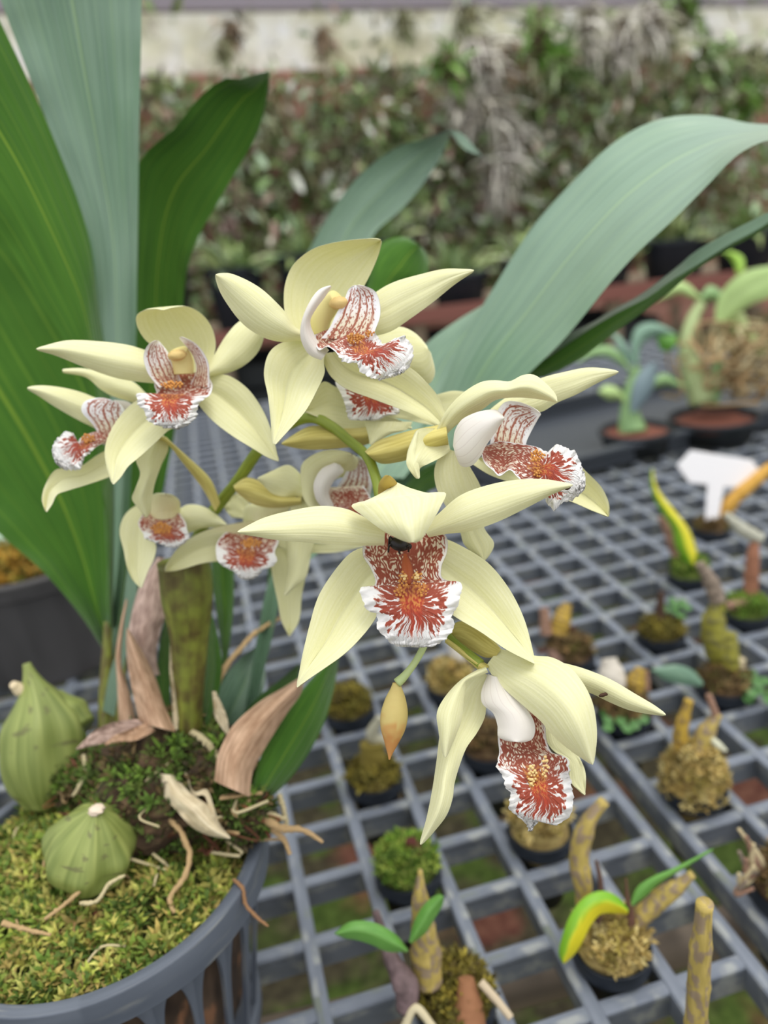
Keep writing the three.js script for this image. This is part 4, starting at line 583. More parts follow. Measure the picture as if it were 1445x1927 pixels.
lip([[520, 470], [492, 560], [492, 650], [498, 710], [486, 785], [512, 830], [530, 885], [556, 930], [545, 1000], [590, 1042], [628, 1066], [640, 1095], [664, 1126]], [[690, 480], [735, 560], [745, 650], [775, 712], [830, 728], [862, 750], [864, 810], [876, 880], [888, 940], [885, 990], [850, 1060], [800, 1088], [745, 1074], [712, 1048], [672, 1126]], [0.260, 0.255, 0.250, 0.247, 0.2465, 0.248], { bulge: [-0.006, -0.004, 0.002, 0.004, 0.002], v0: 0.08, j0: 0.34 });
callus([...bumps(670, 830, 22, 62, 18, 3), ...bumps(738, 790, 18, 56, 14, 5)], 0.2440, 0.00085, callusPale); callus([...bumps(672, 850, 30, 40, 12, 7)], 0.2445, 0.0008);
lobe([[440, 300], [405, 395], [410, 455], [468, 508], [490, 575], [494, 630], [550, 652]], [[500, 325], [560, 385], [630, 470], [676, 540], [686, 595], [668, 644], [610, 658]], [0.256, 0.252, 0.249, 0.248], { bulge: 0.003, tilt: -0.002 }, 1);
petal('dorsal_sepal', [[430, 258], [470, 320], [540, 392], [620, 462], [720, 552], [800, 642], [900, 722], [980, 772]], [[500, 168], [600, 190], [700, 208], [770, 214], [860, 262], [930, 340], [985, 450], [1008, 600], [1002, 700], [987, 776]], [0.257, 0.250, 0.244, 0.241, 0.240], { crease: [0, 0.002, 0.003, 0.002], bulge: [0, 0.003, 0.004, 0.001], mid: [0.5, 0.5, 0.55, 0.5] });
// small dark flecks on the petals
{
  const fleck = (c, x, y, d, r, f) => { const p = c([x, y]); part(f, 'fleck', lump(at(p[0], p[1], d), r, { det: 2, a: 0.3, s: [1.5, 0.6, 0.5] }), std(0x4a3020, 0.8)); };
  const fs = orchid.children.filter((o) => o.name === 'flower');
  fleck(D, 1352, 138, 0.2432, 0.0011, fs[0]); fleck(D, 1416, 133, 0.2432, 0.0008, fs[0]); fleck(B, 398, 495, 0.2680, 0.0011, fs[1]); fleck(E, 1042, 410, 0.2545, 0.0011, fs[9]);
}
// ---- the insect under the front hood
{
  const q = (x, y, d) => { const p = D([x, y]); return at(p[0], p[1], d); }, blk = std(0x1a1310, 0.5);
  const o = thing('insect', 'small black insect under the hood of the front flower', 'insect', q(703, 385, 0.2475));
  part(o, 'body', tube([q(668, 352, 0.2485), q(690, 368, 0.246), q(712, 375, 0.246), q(736, 382, 0.248)], [0.0008, 0.0019, 0.002, 0.001], { k: 16, n: 16 }), blk);
  part(o, 'head', lump(q(742, 380, 0.248), 0.0011, { det: 3, a: 0.05 }), blk);
  for (const [a, b, c] of [[[676, 350], [664, 338], [656, 396]], [[682, 372], [664, 372], [656, 404]], [[706, 388], [702, 402], [706, 412]], [[732, 388], [744, 376], [742, 402]]]) part(o, 'leg', tube([q(...a, 0.2455), q(...b, 0.2448), q(...c, 0.2470)], 0.0003, { k: 6, n: 10 }), blk);
}
// ---------------------------------------------------------------- seedlings in small pots, one in every other cell of the lattice
const K2 = crop(440, 1560, 2.779), K3 = crop(940, 1500, 2.861), K4 = crop(1040, 1060, 3.568), K5 = crop(1100, 820, 4.188);
const tanMoss = [[196, 172, 106], [214, 196, 132], [170, 146, 84], [150, 134, 66]], greenMoss = [[120, 150, 48], [96, 132, 40], [150, 166, 70], [84, 112, 36]], brownMoss = [[120, 96, 62], [96, 78, 48], [150, 120, 78], [110, 104, 50]], oliveMoss = [[128, 116, 38], [104, 98, 34], [150, 136, 54], [88, 76, 34]];
const medTex = (c) => tex(64, 64, (u, v) => { const s = fbm(u * 12, v * 12, 4) * 90; return [c[0] + s, c[1] + s, c[2] + s * 0.7]; });
const MED = { tan: std(0xffffff, 0.95, { map: medTex([170, 148, 92]) }), green: std(0xffffff, 0.95, { map: medTex([96, 112, 44]) }), brown: std(0xffffff, 0.95, { map: medTex([98, 76, 52]) }), olive: std(0xffffff, 0.95, { map: medTex([104, 92, 40]) }) };
const MCOL = { tan: tanMoss, green: greenMoss, brown: brownMoss, olive: oliveMoss };
const seedLeafTex = leafTex([104, 160, 70], [150, 190, 110], 21, 5), seedLeaf = std(0xffffff, 0.4, { map: seedLeafTex }), seedLeafBlue = std(0xffffff, 0.4, { map: leafTex([108, 142, 118], [150, 180, 150], 23, 5) }), yellowGreen = std(0xffffff, 0.5, { map: tex(64, 128, (u, v) => mix3(mix3([118, 178, 36], [226, 214, 40], sm(0.3, 0.62, u + 0.12 * noise(v * 9, u * 4))), [190, 196, 60], 0.3 * fbm(u * 20, v * 8, 2) + 0.1)) });
const tinted = (c) => { const m = caneMat.clone(); m.color.set(c); return m; }, caneY = tinted(0xfff0a8), mottle = tex(64, 128, (u, v) => { const n = fbm(u * 6, v * 10, 5) * 110; return [215 + n, 212 + n, 205 + n]; }), mott = (c) => std(c, 0.75, { map: mottle }), caneGrey = mott(0xa8988a), caneOlive = tinted(0xc4d890), canePink = mott(0xb48e7a), canePurple = mott(0x8e787c), cloverMat = std(0x4b7a38, 0.5);
const POT_R = 0.0212, RIM = 0.011;
const potGeo = new THREE.LatheGeometry([[0, -0.047], [0.0125, -0.047], [0.0132, -0.045], [0.0168, -0.001], [0.0192, 0.0006], [POT_R - 0.0006, 0.001], [POT_R, 0.002], [POT_R, RIM - 0.0005], [POT_R - 0.0005, RIM], [POT_R - 0.0016, RIM], [POT_R - 0.0022, RIM - 0.001], [POT_R - 0.0024, 0.004], [0.015, 0.002], [0, 0.002]].map((p) => new THREE.Vector2(...p)), 40);
function seedling(panel, col, row, label, med, o = {}) {
  const x = (panel ? SEAM : 0) + col * S, z = row * S, base = new V3(x, 0, z), h = o.h ?? 0.008;
  const t = thing('potted_seedling', label, 'seedling', new V3(x, -0.047, z), 'orchid seedlings in small pots');
  const pm = new THREE.Mesh(potGeo, blackPot); pm.name = 'pot'; pm.position.y = 0.047; pm.castShadow = pm.receiveShadow = true; t.add(pm);
  part(t, 'growing_medium', lump(new V3(x, RIM - 0.004, z), 1, { det: 3, a: 0.12, f: 3, s: [POT_R - 0.0024, h + 0.004, POT_R - 0.0024] }), MED[med]);
  const list = []; for (let i = 0; i < (o.n ?? 300); i++) { const a = rr(0, 6.283), r = Math.sqrt(rnd()) * (POT_R - 0.002) * (o.wide ?? 1), k = r / POT_R; list.push([x + Math.cos(a) * r, RIM - 0.004 + (h + 0.004) * Math.sqrt(Math.max(0, 1 - k * k)) * rr(0.85, 1.15), z + Math.sin(a) * r, rr(0.0025, 0.0065)]); }
  sprigs(t, 'moss', list, MCOL[med]);
  t.userData.d = undefined; delete t.userData.d;
  const d0 = depthOf(base); const c = o.c || ID, P = (p) => { const q = c(p); return at(q[0], q[1], d0 + (p[2] || 0)); };
  for (const [pts, r, mat, name = 'cane'] of o.canes || []) part(t, name, tube(pts.map(P), r, { k: 12, n: 40, lump: 0.14, lf: 4, nodes: name === 'cane' ? 4 : 0, seed: rnd() * 9 }), mat);
  for (const [L, R, dz, mat, x2 = {}] of o.leaves || []) part(t, 'leaf', blade({ c, L, R, d: dz.map((q) => d0 + q), n: 24, m: 12, th: 0.0006, bulge: 0.002, ...x2 }), [mat, mat]);
  for (const [cx, cy, n, dz, s = 0.0042] of o.clover || []) for (let i = 0; i < n; i++) { const a = i * 2.4, r = 0.0055 * Math.sqrt(i), q = c([cx, cy]), p = at(q[0], q[1], d0 + dz).add(new V3(Math.cos(a) * r, rr(-0.002, 0.003), Math.sin(a) * r)); const g = new THREE.CircleGeometry(s, 10); const pp = g.attributes.position; for (let k = 1; k < pp.count; k++) pp.setZ(k, 0.0012); g.rotateX(-1.2 + rr(-0.4, 0.4)); g.rotateY(rr(-0.6, 0.6)); g.computeVertexNormals(); g.translate(p.x, p.y, p.z); part(t, 'clover_leaf', g, cloverMat); }
  return t;
}
seedling(0, 3.5, 5.5, 'seedling with a drooping yellow green leaf and mottled canes', 'tan', { c: K3, h: 0.014, canes: [
  [[[470, 760, -0.005], [455, 540, -0.008], [430, 300, -0.014], [480, 130, -0.018], [565, 20, -0.02]], [0.005, 0.0046, 0.0052, 0.0048, 0.0028], caneMat], [[[700, 700, -0.006], [830, 580, -0.012], [930, 500, -0.016], [1040, 415, -0.02]], [0.0046, 0.0048, 0.0046, 0.002], caneMat], [[[700, 720, -0.01], [705, 640, -0.012], [690, 560, -0.016], [680, 440, -0.02]], [0.003, 0.002, 0.0012, 0.0005], std(0x6a4a3c, 0.8)], [[[520, 760, -0.01], [545, 480, -0.005], [520, 340, 0]], [0.002, 0.0018, 0.001], std(0x5a4238, 0.8)]],
  leaves: [[[[690, 600], [640, 540], [560, 505], [470, 530], [390, 620], [340, 740], [318, 850], [338, 893]], [[692, 632], [620, 625], [545, 630], [490, 690], [450, 770], [400, 850], [350, 897]], [-0.015, -0.022, -0.026, -0.024], yellowGreen, { crease: 0.002 }], [[[700, 575], [740, 485], [820, 430], [940, 380], [1060, 320], [1148, 275]], [[720, 585], [790, 530], [850, 472], [950, 410], [1060, 342], [1150, 285]], [-0.014, -0.018, -0.018], seedLeaf]] });
seedling(0, 1.5, 5.5, 'seedling with two spread green leaves on a yellow cane', 'olive', { c: K2, h: 0.012, wide: 1.1, canes: [
  [[[1010, 790, -0.012], [1005, 650, -0.016], [990, 520, -0.02], [975, 330, -0.024], [975, 215, -0.026]], [0.0078, 0.0074, 0.006, 0.0042, 0.0012], caneMat], [[[905, 940, -0.025], [900, 820, -0.025], [830, 690, -0.02], [780, 560, -0.016], [740, 430, -0.014]], [0.0052, 0.0062, 0.004, 0.003, 0.0018], canePurple], [[[1290, 800, -0.02], [1370, 890, -0.025], [1450, 990, -0.03]], [0.0022, 0.002, 0.0018], std(0xc9b79a, 0.8), 'dry_stick'], [[[890, 1040, -0.03], [950, 935, -0.03], [1050, 1050, -0.032]], [0.0022, 0.002, 0.002], std(0xd8cba6, 0.8), 'dry_stick'], [[[1230, 1040, -0.02], [1225, 900, -0.018], [1215, 780, -0.016]], [0.0085, 0.007, 0.004], std(0x9a6a48, 0.8), 'stump']],
  leaves: [[[[910, 630], [850, 555], [760, 500], [680, 480], [600, 488], [525, 545]], [[905, 645], [800, 640], [720, 605], [640, 580], [575, 570], [528, 550]], [-0.03, -0.034, -0.036], seedLeaf, { crease: 0.002 }], [[[915, 585], [945, 480], [1005, 385], [1070, 342], [1095, 348]], [[930, 600], [1000, 545], [1055, 460], [1092, 395], [1098, 352]], [-0.03, -0.032, -0.032], seedLeaf, { crease: 0.002 }]] });
seedling(0, 1.5, 3.5, 'pot of bright green moss with a dark red stub', 'green', { h: 0.014, canes: [[[[782, 1625, -0.004], [778, 1600, -0.008], [772, 1580, -0.01]], [0.008, 0.0085, 0.003], std(0x55251c, 0.8), 'stub'], [[[745, 1605, 0], [752, 1585, 0]], [0.005, 0.003], std(0xb07a58, 0.85), 'stub']] });
seedling(0, 3.5, 3.5, 'seedling pot behind the lowest lip, heaped with tan moss', 'tan', { h: 0.022 });
seedling(0, 1.5, 1.5, 'pot with a thick olive stump beside the withered bud', 'olive', { n: 160, canes: [[[[702, 1488, 0], [702, 1440, -0.004], [700, 1398, -0.006]], [0.0105, 0.0105, 0.009], std(0x7c6e2a, 0.85), 'stump'], [[[735, 1400, 0], [700, 1385, -0.006], [715, 1350, -0.01]], [0.004, 0.0045, 0.003], std(0xb8b49c, 0.85), 'dry_stick']] });
seedling(0, 3.5, 1.5, 'brown mossy pot behind the lowest flower', 'brown', { h: 0.014 });
seedling(0, 1.5, -0.5, 'pot of yellow green moss beside the broad dark leaf', 'olive', { h: 0.014, canes: [[[[632, 1345, 0], [628, 1310, -0.004], [622, 1280, -0.006]], [0.005, 0.004, 0.002], caneOlive]] });
seedling(0, 3.5, -0.5, 'tan mossy pot behind the front flower lip', 'tan', { h: 0.016, canes: [[[[865, 1290, 0], [860, 1245, 0], [850, 1210, 0]], [0.008, 0.008, 0.004], std(0xc2bdb2, 0.8), 'stump']] });
seedling(0, 3.5, 7.5, 'tall yellow stick leaning at the lower frame edge', 'brown', { canes: [[[[1310, 1990, 0.0], [1312, 1900, -0.012], [1318, 1800, -0.024], [1326, 1700, -0.034]], [0.0048, 0.0048, 0.0044, 0.0032], caneMat]] });
seedling(1, 0.5, 5.5, 'dark twiggy seedling at the right frame edge', 'brown', { h: 0.018, canes: Array.from({ length: 9 }, (_, i) => [[[1440, 1650 - i * 4, 0], [1425 - i * 5, 1610 + i * 9, -0.01], [1390 + (i % 3) * 14, 1560 + i * 14, -0.016]], [0.0024, 0.002, 0.001], pick([canePink, caneGrey, std(0xc9b890, 0.8)]), 'twig']) });
seedling(1, 0.5, 3.5, 'pot heaped with tan sphagnum holding two yellow canes', 'tan', { c: K4, h: 0.026, wide: 1.15, n: 420, canes: [[[[880, 1400, 0], [865, 1250, -0.006], [860, 1130, -0.01], [915, 915, -0.014]], [0.0052, 0.0056, 0.0044, 0.0028], caneY], [[[1010, 1430, -0.004], [985, 1300, -0.01], [1010, 1180, -0.014], [1110, 1010, -0.018]], [0.0052, 0.0068, 0.006, 0.003], caneMat], [[[1095, 1020, -0.018], [1070, 950, -0.018], [1045, 880, -0.018]], [0.0026, 0.0024, 0.002], canePink], [[[1060, 1170, -0.018], [1110, 1220, -0.022], [1165, 1262, -0.024]], [0.0018, 0.0024, 0.0012], std(0xd2d2b8, 0.8), 'dry_stick']] });
seedling(1, 0.5, 1.5, 'pot with pale stubs and a tuft of clover', 'brown', { c: K4, h: 0.012, canes: [[[[400, 850, 0], [395, 740, 0.004], [375, 640, 0.006]], [0.0105, 0.0105, 0.006], std(0xd2cabc, 0.85), 'stump'], [[[545, 880, 0], [560, 790, -0.002], [590, 710, -0.004]], [0.0075, 0.0072, 0.004], caneY], [[[620, 850, 0], [620, 720, 0]], [0.004, 0.003], canePink]], clover: [[465, 1050, 11, -0.024]] });
seedling(1, 0.5, -0.5, 'brown pot with a short yellow cane, near the front flower', 'brown', { c: K4, h: 0.014, canes: [[[[40, 480, 0], [60, 380, 0], [100, 270, 0]], [0.008, 0.008, 0.004], caneY], [[[-40, 480, 0], [-60, 300, 0]], [0.006, 0.004], canePink], [[[120, 560, 0], [120, 420, 0]], [0.006, 0.005], std(0x4a2e22, 0.9), 'stub'], [[[20, 640, -0.01], [60, 600, -0.012]], [0.009, 0.008], std(0xa98878, 0.9), 'stub']] });
seedling(1, 2.5, 1.5, 'seedling with fat olive canes, a blue green leaf and clover', 'brown', { c: K4, h: 0.012, canes: [[[[1150, 700, 0], [1105, 560, -0.004], [1080, 400, -0.008], [1110, 250, -0.012]], [0.0085, 0.0105, 0.0095, 0.005], caneOlive], [[[1190, 760, -0.004], [1180, 620, -0.008], [1190, 470, -0.012]], [0.008, 0.0085, 0.005], caneOlive], [[[1110, 260, -0.012], [1060, 120, -0.014], [985, 0, -0.016]], [0.006, 0.0058, 0.0035], caneGrey], [[[1230, 730, -0.004], [1260, 640, -0.008]], [0.006, 0.004], std(0xc6b896, 0.8)]], leaves: [[[[1010, 800], [940, 720], [840, 682], [740, 690], [660, 712]], [[1000, 830], [900, 820], [800, 800], [720, 770], [660, 718]], [-0.02, -0.02, -0.018], seedLeafBlue]], clover: [[1290, 800, 9, -0.016], [1390, 850, 12, -0.018]] });
seedling(1, 2.5, -0.5, 'shallow pot with a thin dark stem and a scrap of clover', 'olive', { c: K4, canes: [[[[720, 420, 0], [720, 330, -0.002], [730, 190, -0.006]], [0.005, 0.004, 0.0025], std(0x4c3527, 0.85)]], clover: [[830, 300, 7, 0.0]] });
seedling(1, 4.5, -0.5, 'green mossy pot with a reddish upright stick', 'green', { c: K4, h: 0.012, canes: [[[[1325, 320, 0], [1330, 160, -0.004], [1345, -60, -0.01], [1360, -180, -0.01]], [0.0068, 0.0065, 0.006, 0.004], std(0x9c6a50, 0.8)], [[[1170, 290, -0.01], [1270, 270, -0.012], [1360, 260, -0.012]], [0.004, 0.0045, 0.003], canePink], [[[1390, -160, -0.01], [1270, -230, -0.012], [1160, -330, -0.012]], [0.006, 0.006, 0.003], std(0xb9b8a6, 0.85)]] });
seedling(1, 4.5, -2.5, 'mossy pot with a pointed yellow green shoot', 'green', { c: K5, h: 0.016, canes: [[[[800, 1060, 0], [720, 880, 0], [640, 710, 0], [590, 640, 0]], [0.008, 0.008, 0.006, 0.003], canePink], [[[880, 1000, -0.01], [920, 1080, -0.012], [960, 1240, -0.014]], [0.005, 0.005, 0.004], caneGrey]], leaves: [[[[850, 1080], [720, 880], [690, 740], [600, 600], [540, 480], [515, 330], [530, 250]], [[900, 1060], [880, 900], [820, 740], [700, 580], [610, 470], [560, 380], [540, 260]], [-0.012, -0.016, -0.02], yellowGreen, { bulge: 0.006, crease: 0.003 }]] });
seedling(1, 6.5, -4.5, 'pot with a long ochre cane beside the white label', 'brown', { c: K5, canes: [[[[1060, 680, 0], [1160, 520, -0.01], [1300, 390, -0.016], [1480, 240, -0.02]], [0.008, 0.008, 0.0075, 0.006], std(0xd9a545, 0.6)]] });
{ // white plant label
  const d = depthOf(new V3(SEAM + 6.5 * S, 0, -4.5 * S)) - 0.012, q = (x, y) => { const p = K5([x, y]); return at(p[0], p[1], d); };
  const t = thing('plant_label', 'blank white plastic plant label on a stem', 'label', q(990, 770)), wm = std(0xf3f1f2, 0.45);
  const flat = (pts, name) => { const s = new THREE.Shape(); const o = q(1040, 400), ux = q(1340, 400).sub(q(1040, 400)), u = ux.clone().normalize(), n = new V3().crossVectors(u, q(1040, 700).sub(o)).normalize(), v = new V3().crossVectors(n, u); pts.forEach((p, i) => { const w = q(...p).sub(o); s[i ? 'lineTo' : 'moveTo'](w.dot(u), w.dot(v)); }); s.closePath(); const g = new THREE.ExtrudeGeometry(s, { depth: 0.0012, bevelEnabled: true, bevelSize: 0.0008, bevelThickness: 0.0005, bevelSegments: 2 }); g.applyMatrix4(new THREE.Matrix4().makeBasis(u, v, n)); g.translate(o.x, o.y, o.z); part(t, name, g, wm); };
  flat([[735, 235], [840, 120], [1310, 195], [1385, 290], [1340, 380], [1240, 410], [830, 365]], 'label_plate');
  flat([[975, 380], [1095, 395], [1030, 765], [950, 765]], 'label_stem');
}
// ---------------------------------------------------------------- the large dark pot behind, at the left
{
  const R0 = 0.1, fr = onY(70, 1092, 0.12), back = fr.clone().sub(EYE).setY(0).normalize(), c = fr.clone().addScaledVector(back, R0).setY(0);
  c.x += 0.0; const t = thing('potted_plant', 'large dark pot with mustard moss behind the pseudobulbs', 'potted plant', c);
  part(t, 'pot', lathe([[0, 0], [0.074, 0], [0.076, 0.002], [0.091, 0.1], [0.097, 0.102], [0.0975, 0.104], [R0, 0.117], [R0 - 0.0005, 0.12], [R0 - 0.006, 0.12], [R0 - 0.008, 0.115], [R0 - 0.012, 0.1], [0, 0.1]], c, 72), std(0xffffff, 0.6, { map: tex(128, 128, (u, v) => { const s = fbm(u * 12, v * 6, 5) * 40; return [76 + s, 74 + s, 74 + s]; }) }));
  part(t, 'growing_medium', lump(new V3(c.x, 0.1, c.z), 1, { det: 4, a: 0.15, f: 4, s: [R0 - 0.014, 0.03, R0 - 0.014] }), MED.olive);
  const list = []; for (let i = 0; i < 700; i++) { const a = rr(0, 6.283), r = Math.sqrt(rnd()) * (R0 - 0.015), k = r / R0; list.push([c.x + Math.cos(a) * r, 0.1 + 0.03 * Math.sqrt(1 - k * k), c.z + Math.sin(a) * r, rr(0.005, 0.011)]); }
  sprigs(t, 'moss', list, [[170, 128, 40], [150, 118, 36], [128, 130, 44], [186, 150, 60]]);
  const d = depthOf(c) - 0.06;
  part(t, 'leaf', blade({ L: [[-60, 1050], [-30, 1000], [0, 990], [22, 1010]], R: [[-60, 1060], [-20, 1050], [10, 1042], [24, 1018]], d: [d, d, d], n: 16, m: 8, bulge: 0.004 }), [std(0xb9d3ba, 0.5), std(0xb9d3ba, 0.5)]);
}
// ---------------------------------------------------------------- tray and larger plants at the back of the bench
const strip = (o, len, w, dir, droop, twist, col, out) => { // one strap leaf as a curved, tapering, channelled strip
  const n = 5, side = new V3().crossVectors(dir, new V3(0, 1, 0)); if (side.length() < 0.1) side.set(1, 0, 0); side.normalize(); side.applyAxisAngle(dir, twist);
  const P = [], p = o.clone(), d = dir.clone(); for (let i = 0; i <= n; i++) { const t = i / n, k = w * Math.sin(Math.PI * Math.min(1, 0.12 + t * 0.88)) ** 0.8, up = new V3().crossVectors(side, d).normalize(); P.push([p.clone().addScaledVector(side, k), p.clone().addScaledVector(up, -k * 0.35), p.clone().addScaledVector(side, -k)]); p.addScaledVector(d, len / n); d.y -= droop / n; d.normalize(); }
  const b = out.pos.length / 3; P.forEach((r) => r.forEach((q) => { out.pos.push(q.x, q.y, q.z); out.col.push(...col); }));
  for (let i = 0; i < n; i++) for (let j = 0; j < 2; j++) { const a = b + i * 3 + j; out.idx.push(a, a + 1, a + 3, a + 1, a + 4, a + 3); }
};
const lin = (c) => { const k = new THREE.Color().setRGB(c[0] / 255, c[1] / 255, c[2] / 255, THREE.SRGBColorSpace); return [k.r, k.g, k.b]; };
const mesh = (out) => { const g = new THREE.BufferGeometry(); g.setAttribute('position', new THREE.Float32BufferAttribute(out.pos, 3)); g.setAttribute('color', new THREE.Float32BufferAttribute(out.col, 3)); g.setIndex(out.idx); g.computeVertexNormals(); return g; };
const foliageMat = std(0xffffff, 0.3, { vertexColors: true }), foliageMatte = std(0xffffff, 0.85, { vertexColors: true });
{
  const a = onY(1060, 905, 0), b = onY(1424, 812, 0), u = b.clone().sub(a).normalize(), v = new V3(u.z, 0, -u.x); if (v.dot(FWD) < 0) v.negate();
  const L = 0.75, W = 0.3, H = 0.028, M = new THREE.Matrix4().makeBasis(u, new V3(0, 1, 0), new V3().crossVectors(u, new V3(0, 1, 0))), sgn = new V3().crossVectors(u, new V3(0, 1, 0)).dot(v) > 0 ? 1 : -1;
  const t = thing('seed_tray', 'long black plastic tray holding two potted orchids', 'tray', a.clone().addScaledVector(u, L / 2).addScaledVector(v, W / 2));
  const bx = (x0, x1, y0, y1, z0, z1, name) => { const g = new THREE.BoxGeometry(x1 - x0, y1 - y0, z1 - z0); g.translate((x0 + x1) / 2, (y0 + y1) / 2, (z0 + z1) / 2 * sgn); g.applyMatrix4(M); g.translate(a.x, 0, a.z); part(t, name, g, std(0x42474e, 0.4)); };
  bx(-0.1, L, 0.001, 0.004, 0, W, 'tray_floor'); bx(-0.1, L, 0.001, H, 0, 0.004, 'tray_wall'); bx(-0.1, L, 0.001, H, W - 0.004, W, 'tray_wall'); bx(-0.1, -0.096, 0.001, H, 0, W, 'tray_wall'); bx(L - 0.004, L, 0.001, H, 0, W, 'tray_wall'); bx(-0.106, L + 0.006, H, H + 0.006, -0.012, 0.006, 'tray_lip'); bx(-0.106, L + 0.006, H, H + 0.006, W - 0.006, W + 0.012, 'tray_lip');
  const pot = (px, py, r, label, fn) => {
    const c = onY(px, py, 0.04), o = thing('potted_orchid', label, 'orchid', c.clone().setY(0.004)), cc = c.clone().setY(0.004);
    part(o, 'pot', lathe([[0, 0], [r * 0.84, 0], [r * 0.95, 0.029], [r, 0.029], [r, 0.036], [r - 0.004, 0.036], [r * 0.9, 0.026], [0, 0.026]], cc, 48), blackPot2);
    part(o, 'growing_medium', lump(c.clone().setY(0.03), 1, { det: 3, a: 0.3, f: 6, s: [r * 0.86, 0.009, r * 0.86] }), std(0x7a4838, 0.95));
    fn(o, depthOf(c));
  };
  const Z = crop(900, 420, 2.651);
  const lf = (o, L, R, d, mat, x = {}) => part(o, 'leaf', blade({ c: Z, L, R, d, n: 24, m: 12, th: 0.0012, bulge: 0.008, ...x }), [mat, mat]);
  const blue = std(0xffffff, 0.45, { map: leafTex([120, 154, 132], [150, 180, 156], 31, 5) }), pale = std(0xffffff, 0.5, { map: leafTex([176, 204, 128], [200, 220, 160], 33, 5) }), mid = std(0xffffff, 0.5, { map: leafTex([136, 172, 112], [170, 196, 140], 35, 5) });
  pot(1196, 806, 0.056, 'blue green leaved orchid in the tray, nearer the flowers', (o, d) => {
    part(o, 'stem', tube([[770, 1050], [755, 950], [760, 840], [790, 720]].map((p) => { const q = Z(p); return at(q[0], q[1], d); }), [0.022, 0.014, 0.010, 0.007], { n: 20 }), mid);
    lf(o, [[760, 950], [760, 860], [780, 780], [830, 720], [880, 690]], [[790, 940], [840, 880], [880, 800], [890, 730], [884, 692]], [d - 0.03, d - 0.035, d - 0.03], std(0x71858a, 0.4));
    lf(o, [[770, 700], [760, 600], [790, 520], [860, 495], [940, 520], [990, 555]], [[800, 710], [810, 620], [850, 580], [920, 560], [960, 556], [990, 560]], [d, d, d - 0.02], blue);
    lf(o, [[900, 560], [930, 550], [985, 560], [990, 600]], [[890, 580], [910, 630], [950, 640], [988, 606]], [d, d, d], std(0x5f9a35, 0.5));
    lf(o, [[760, 720], [700, 640], [640, 610], [560, 630], [490, 690]], [[770, 760], [700, 700], [640, 670], [570, 670], [492, 700]], [d, d, d], mid);
    lf(o, [[750, 700], [700, 620], [660, 560], [640, 545]], [[770, 690], [740, 620], [700, 560], [650, 545]], [d, d, d + 0.02], blue);
    lf(o, [[740, 880], [690, 820], [630, 810], [600, 840]], [[750, 920], [700, 880], [650, 880], [602, 850]], [d, d, d], pale);
    lf(o, [[860, 780], [930, 750], [1000, 790], [1060, 810]], [[860, 830], [930, 810], [1000, 820], [1060, 815]], [d, d, d], mid);
  });
  pot(1342, 782, 0.068, 'pale leaved orchid with tangled aerial roots in the tray', (o, d) => {
    part(o, 'stem', tube([[1120, 900], [1080, 780], [1040, 620], [1070, 480], [1110, 400]].map((p) => { const q = Z(p); return at(q[0], q[1], d); }), [0.02, 0.018, 0.013, 0.011, 0.008], { n: 24 }), std(0xb3c489, 0.5));
    part(o, 'stem', tube([[1150, 900], [1180, 800], [1210, 640]].map((p) => { const q = Z(p); return at(q[0], q[1], d); }), [0.014, 0.012, 0.005], { n: 20 }), mid);
    part(o, 'stem', tube([[1280, 460], [1330, 560], [1420, 640]].map((p) => { const q = Z(p); return at(q[0], q[1], d); }), [0.013, 0.012, 0.014], { n: 20 }), std(0xb9c884, 0.5));
    lf(o, [[1110, 370], [1040, 300], [980, 290], [930, 320], [880, 385]], [[1120, 390], [1060, 370], [1000, 350], [940, 370], [884, 392]], [d, d - 0.02, d - 0.03], pale);
    lf(o, [[1110, 360], [1150, 310], [1200, 330], [1250, 390]], [[1110, 390], [1170, 385], [1220, 400], [1250, 400]], [d, d, d], mid);
    lf(o, [[1180, 480], [1190, 400], [1240, 310], [1330, 240], [1445, 215], [1540, 210]], [[1220, 500], [1290, 450], [1370, 400], [1450, 370], [1500, 320], [1545, 220]], [d - 0.02, d - 0.04, d - 0.05], pale, { crease: -0.006 });
    lf(o, [[1290, 260], [1270, 200], [1220, 150], [1170, 150]], [[1330, 230], [1320, 170], [1260, 140], [1180, 146]], [d + 0.02, d + 0.02, d], std(0x9ec84a, 0.5));
    for (let i = 0; i < 70; i++) { const q = Z([1240 + rr(-120, 220), 680 + rr(-110, 150)]), p = at(q[0], q[1], d + rr(-0.05, 0.05)), s = () => new V3(rr(-0.06, 0.06), rr(-0.04, 0.04), rr(-0.05, 0.05)); part(o, 'aerial_root', tube([p, p.clone().add(s()), p.clone().add(s()), p.clone().add(s())], rr(0.0012, 0.0026), { k: 5, n: 14 }), pick([rootMat, rootPale, std(0xa08a62, 0.9)])); }
  });
}
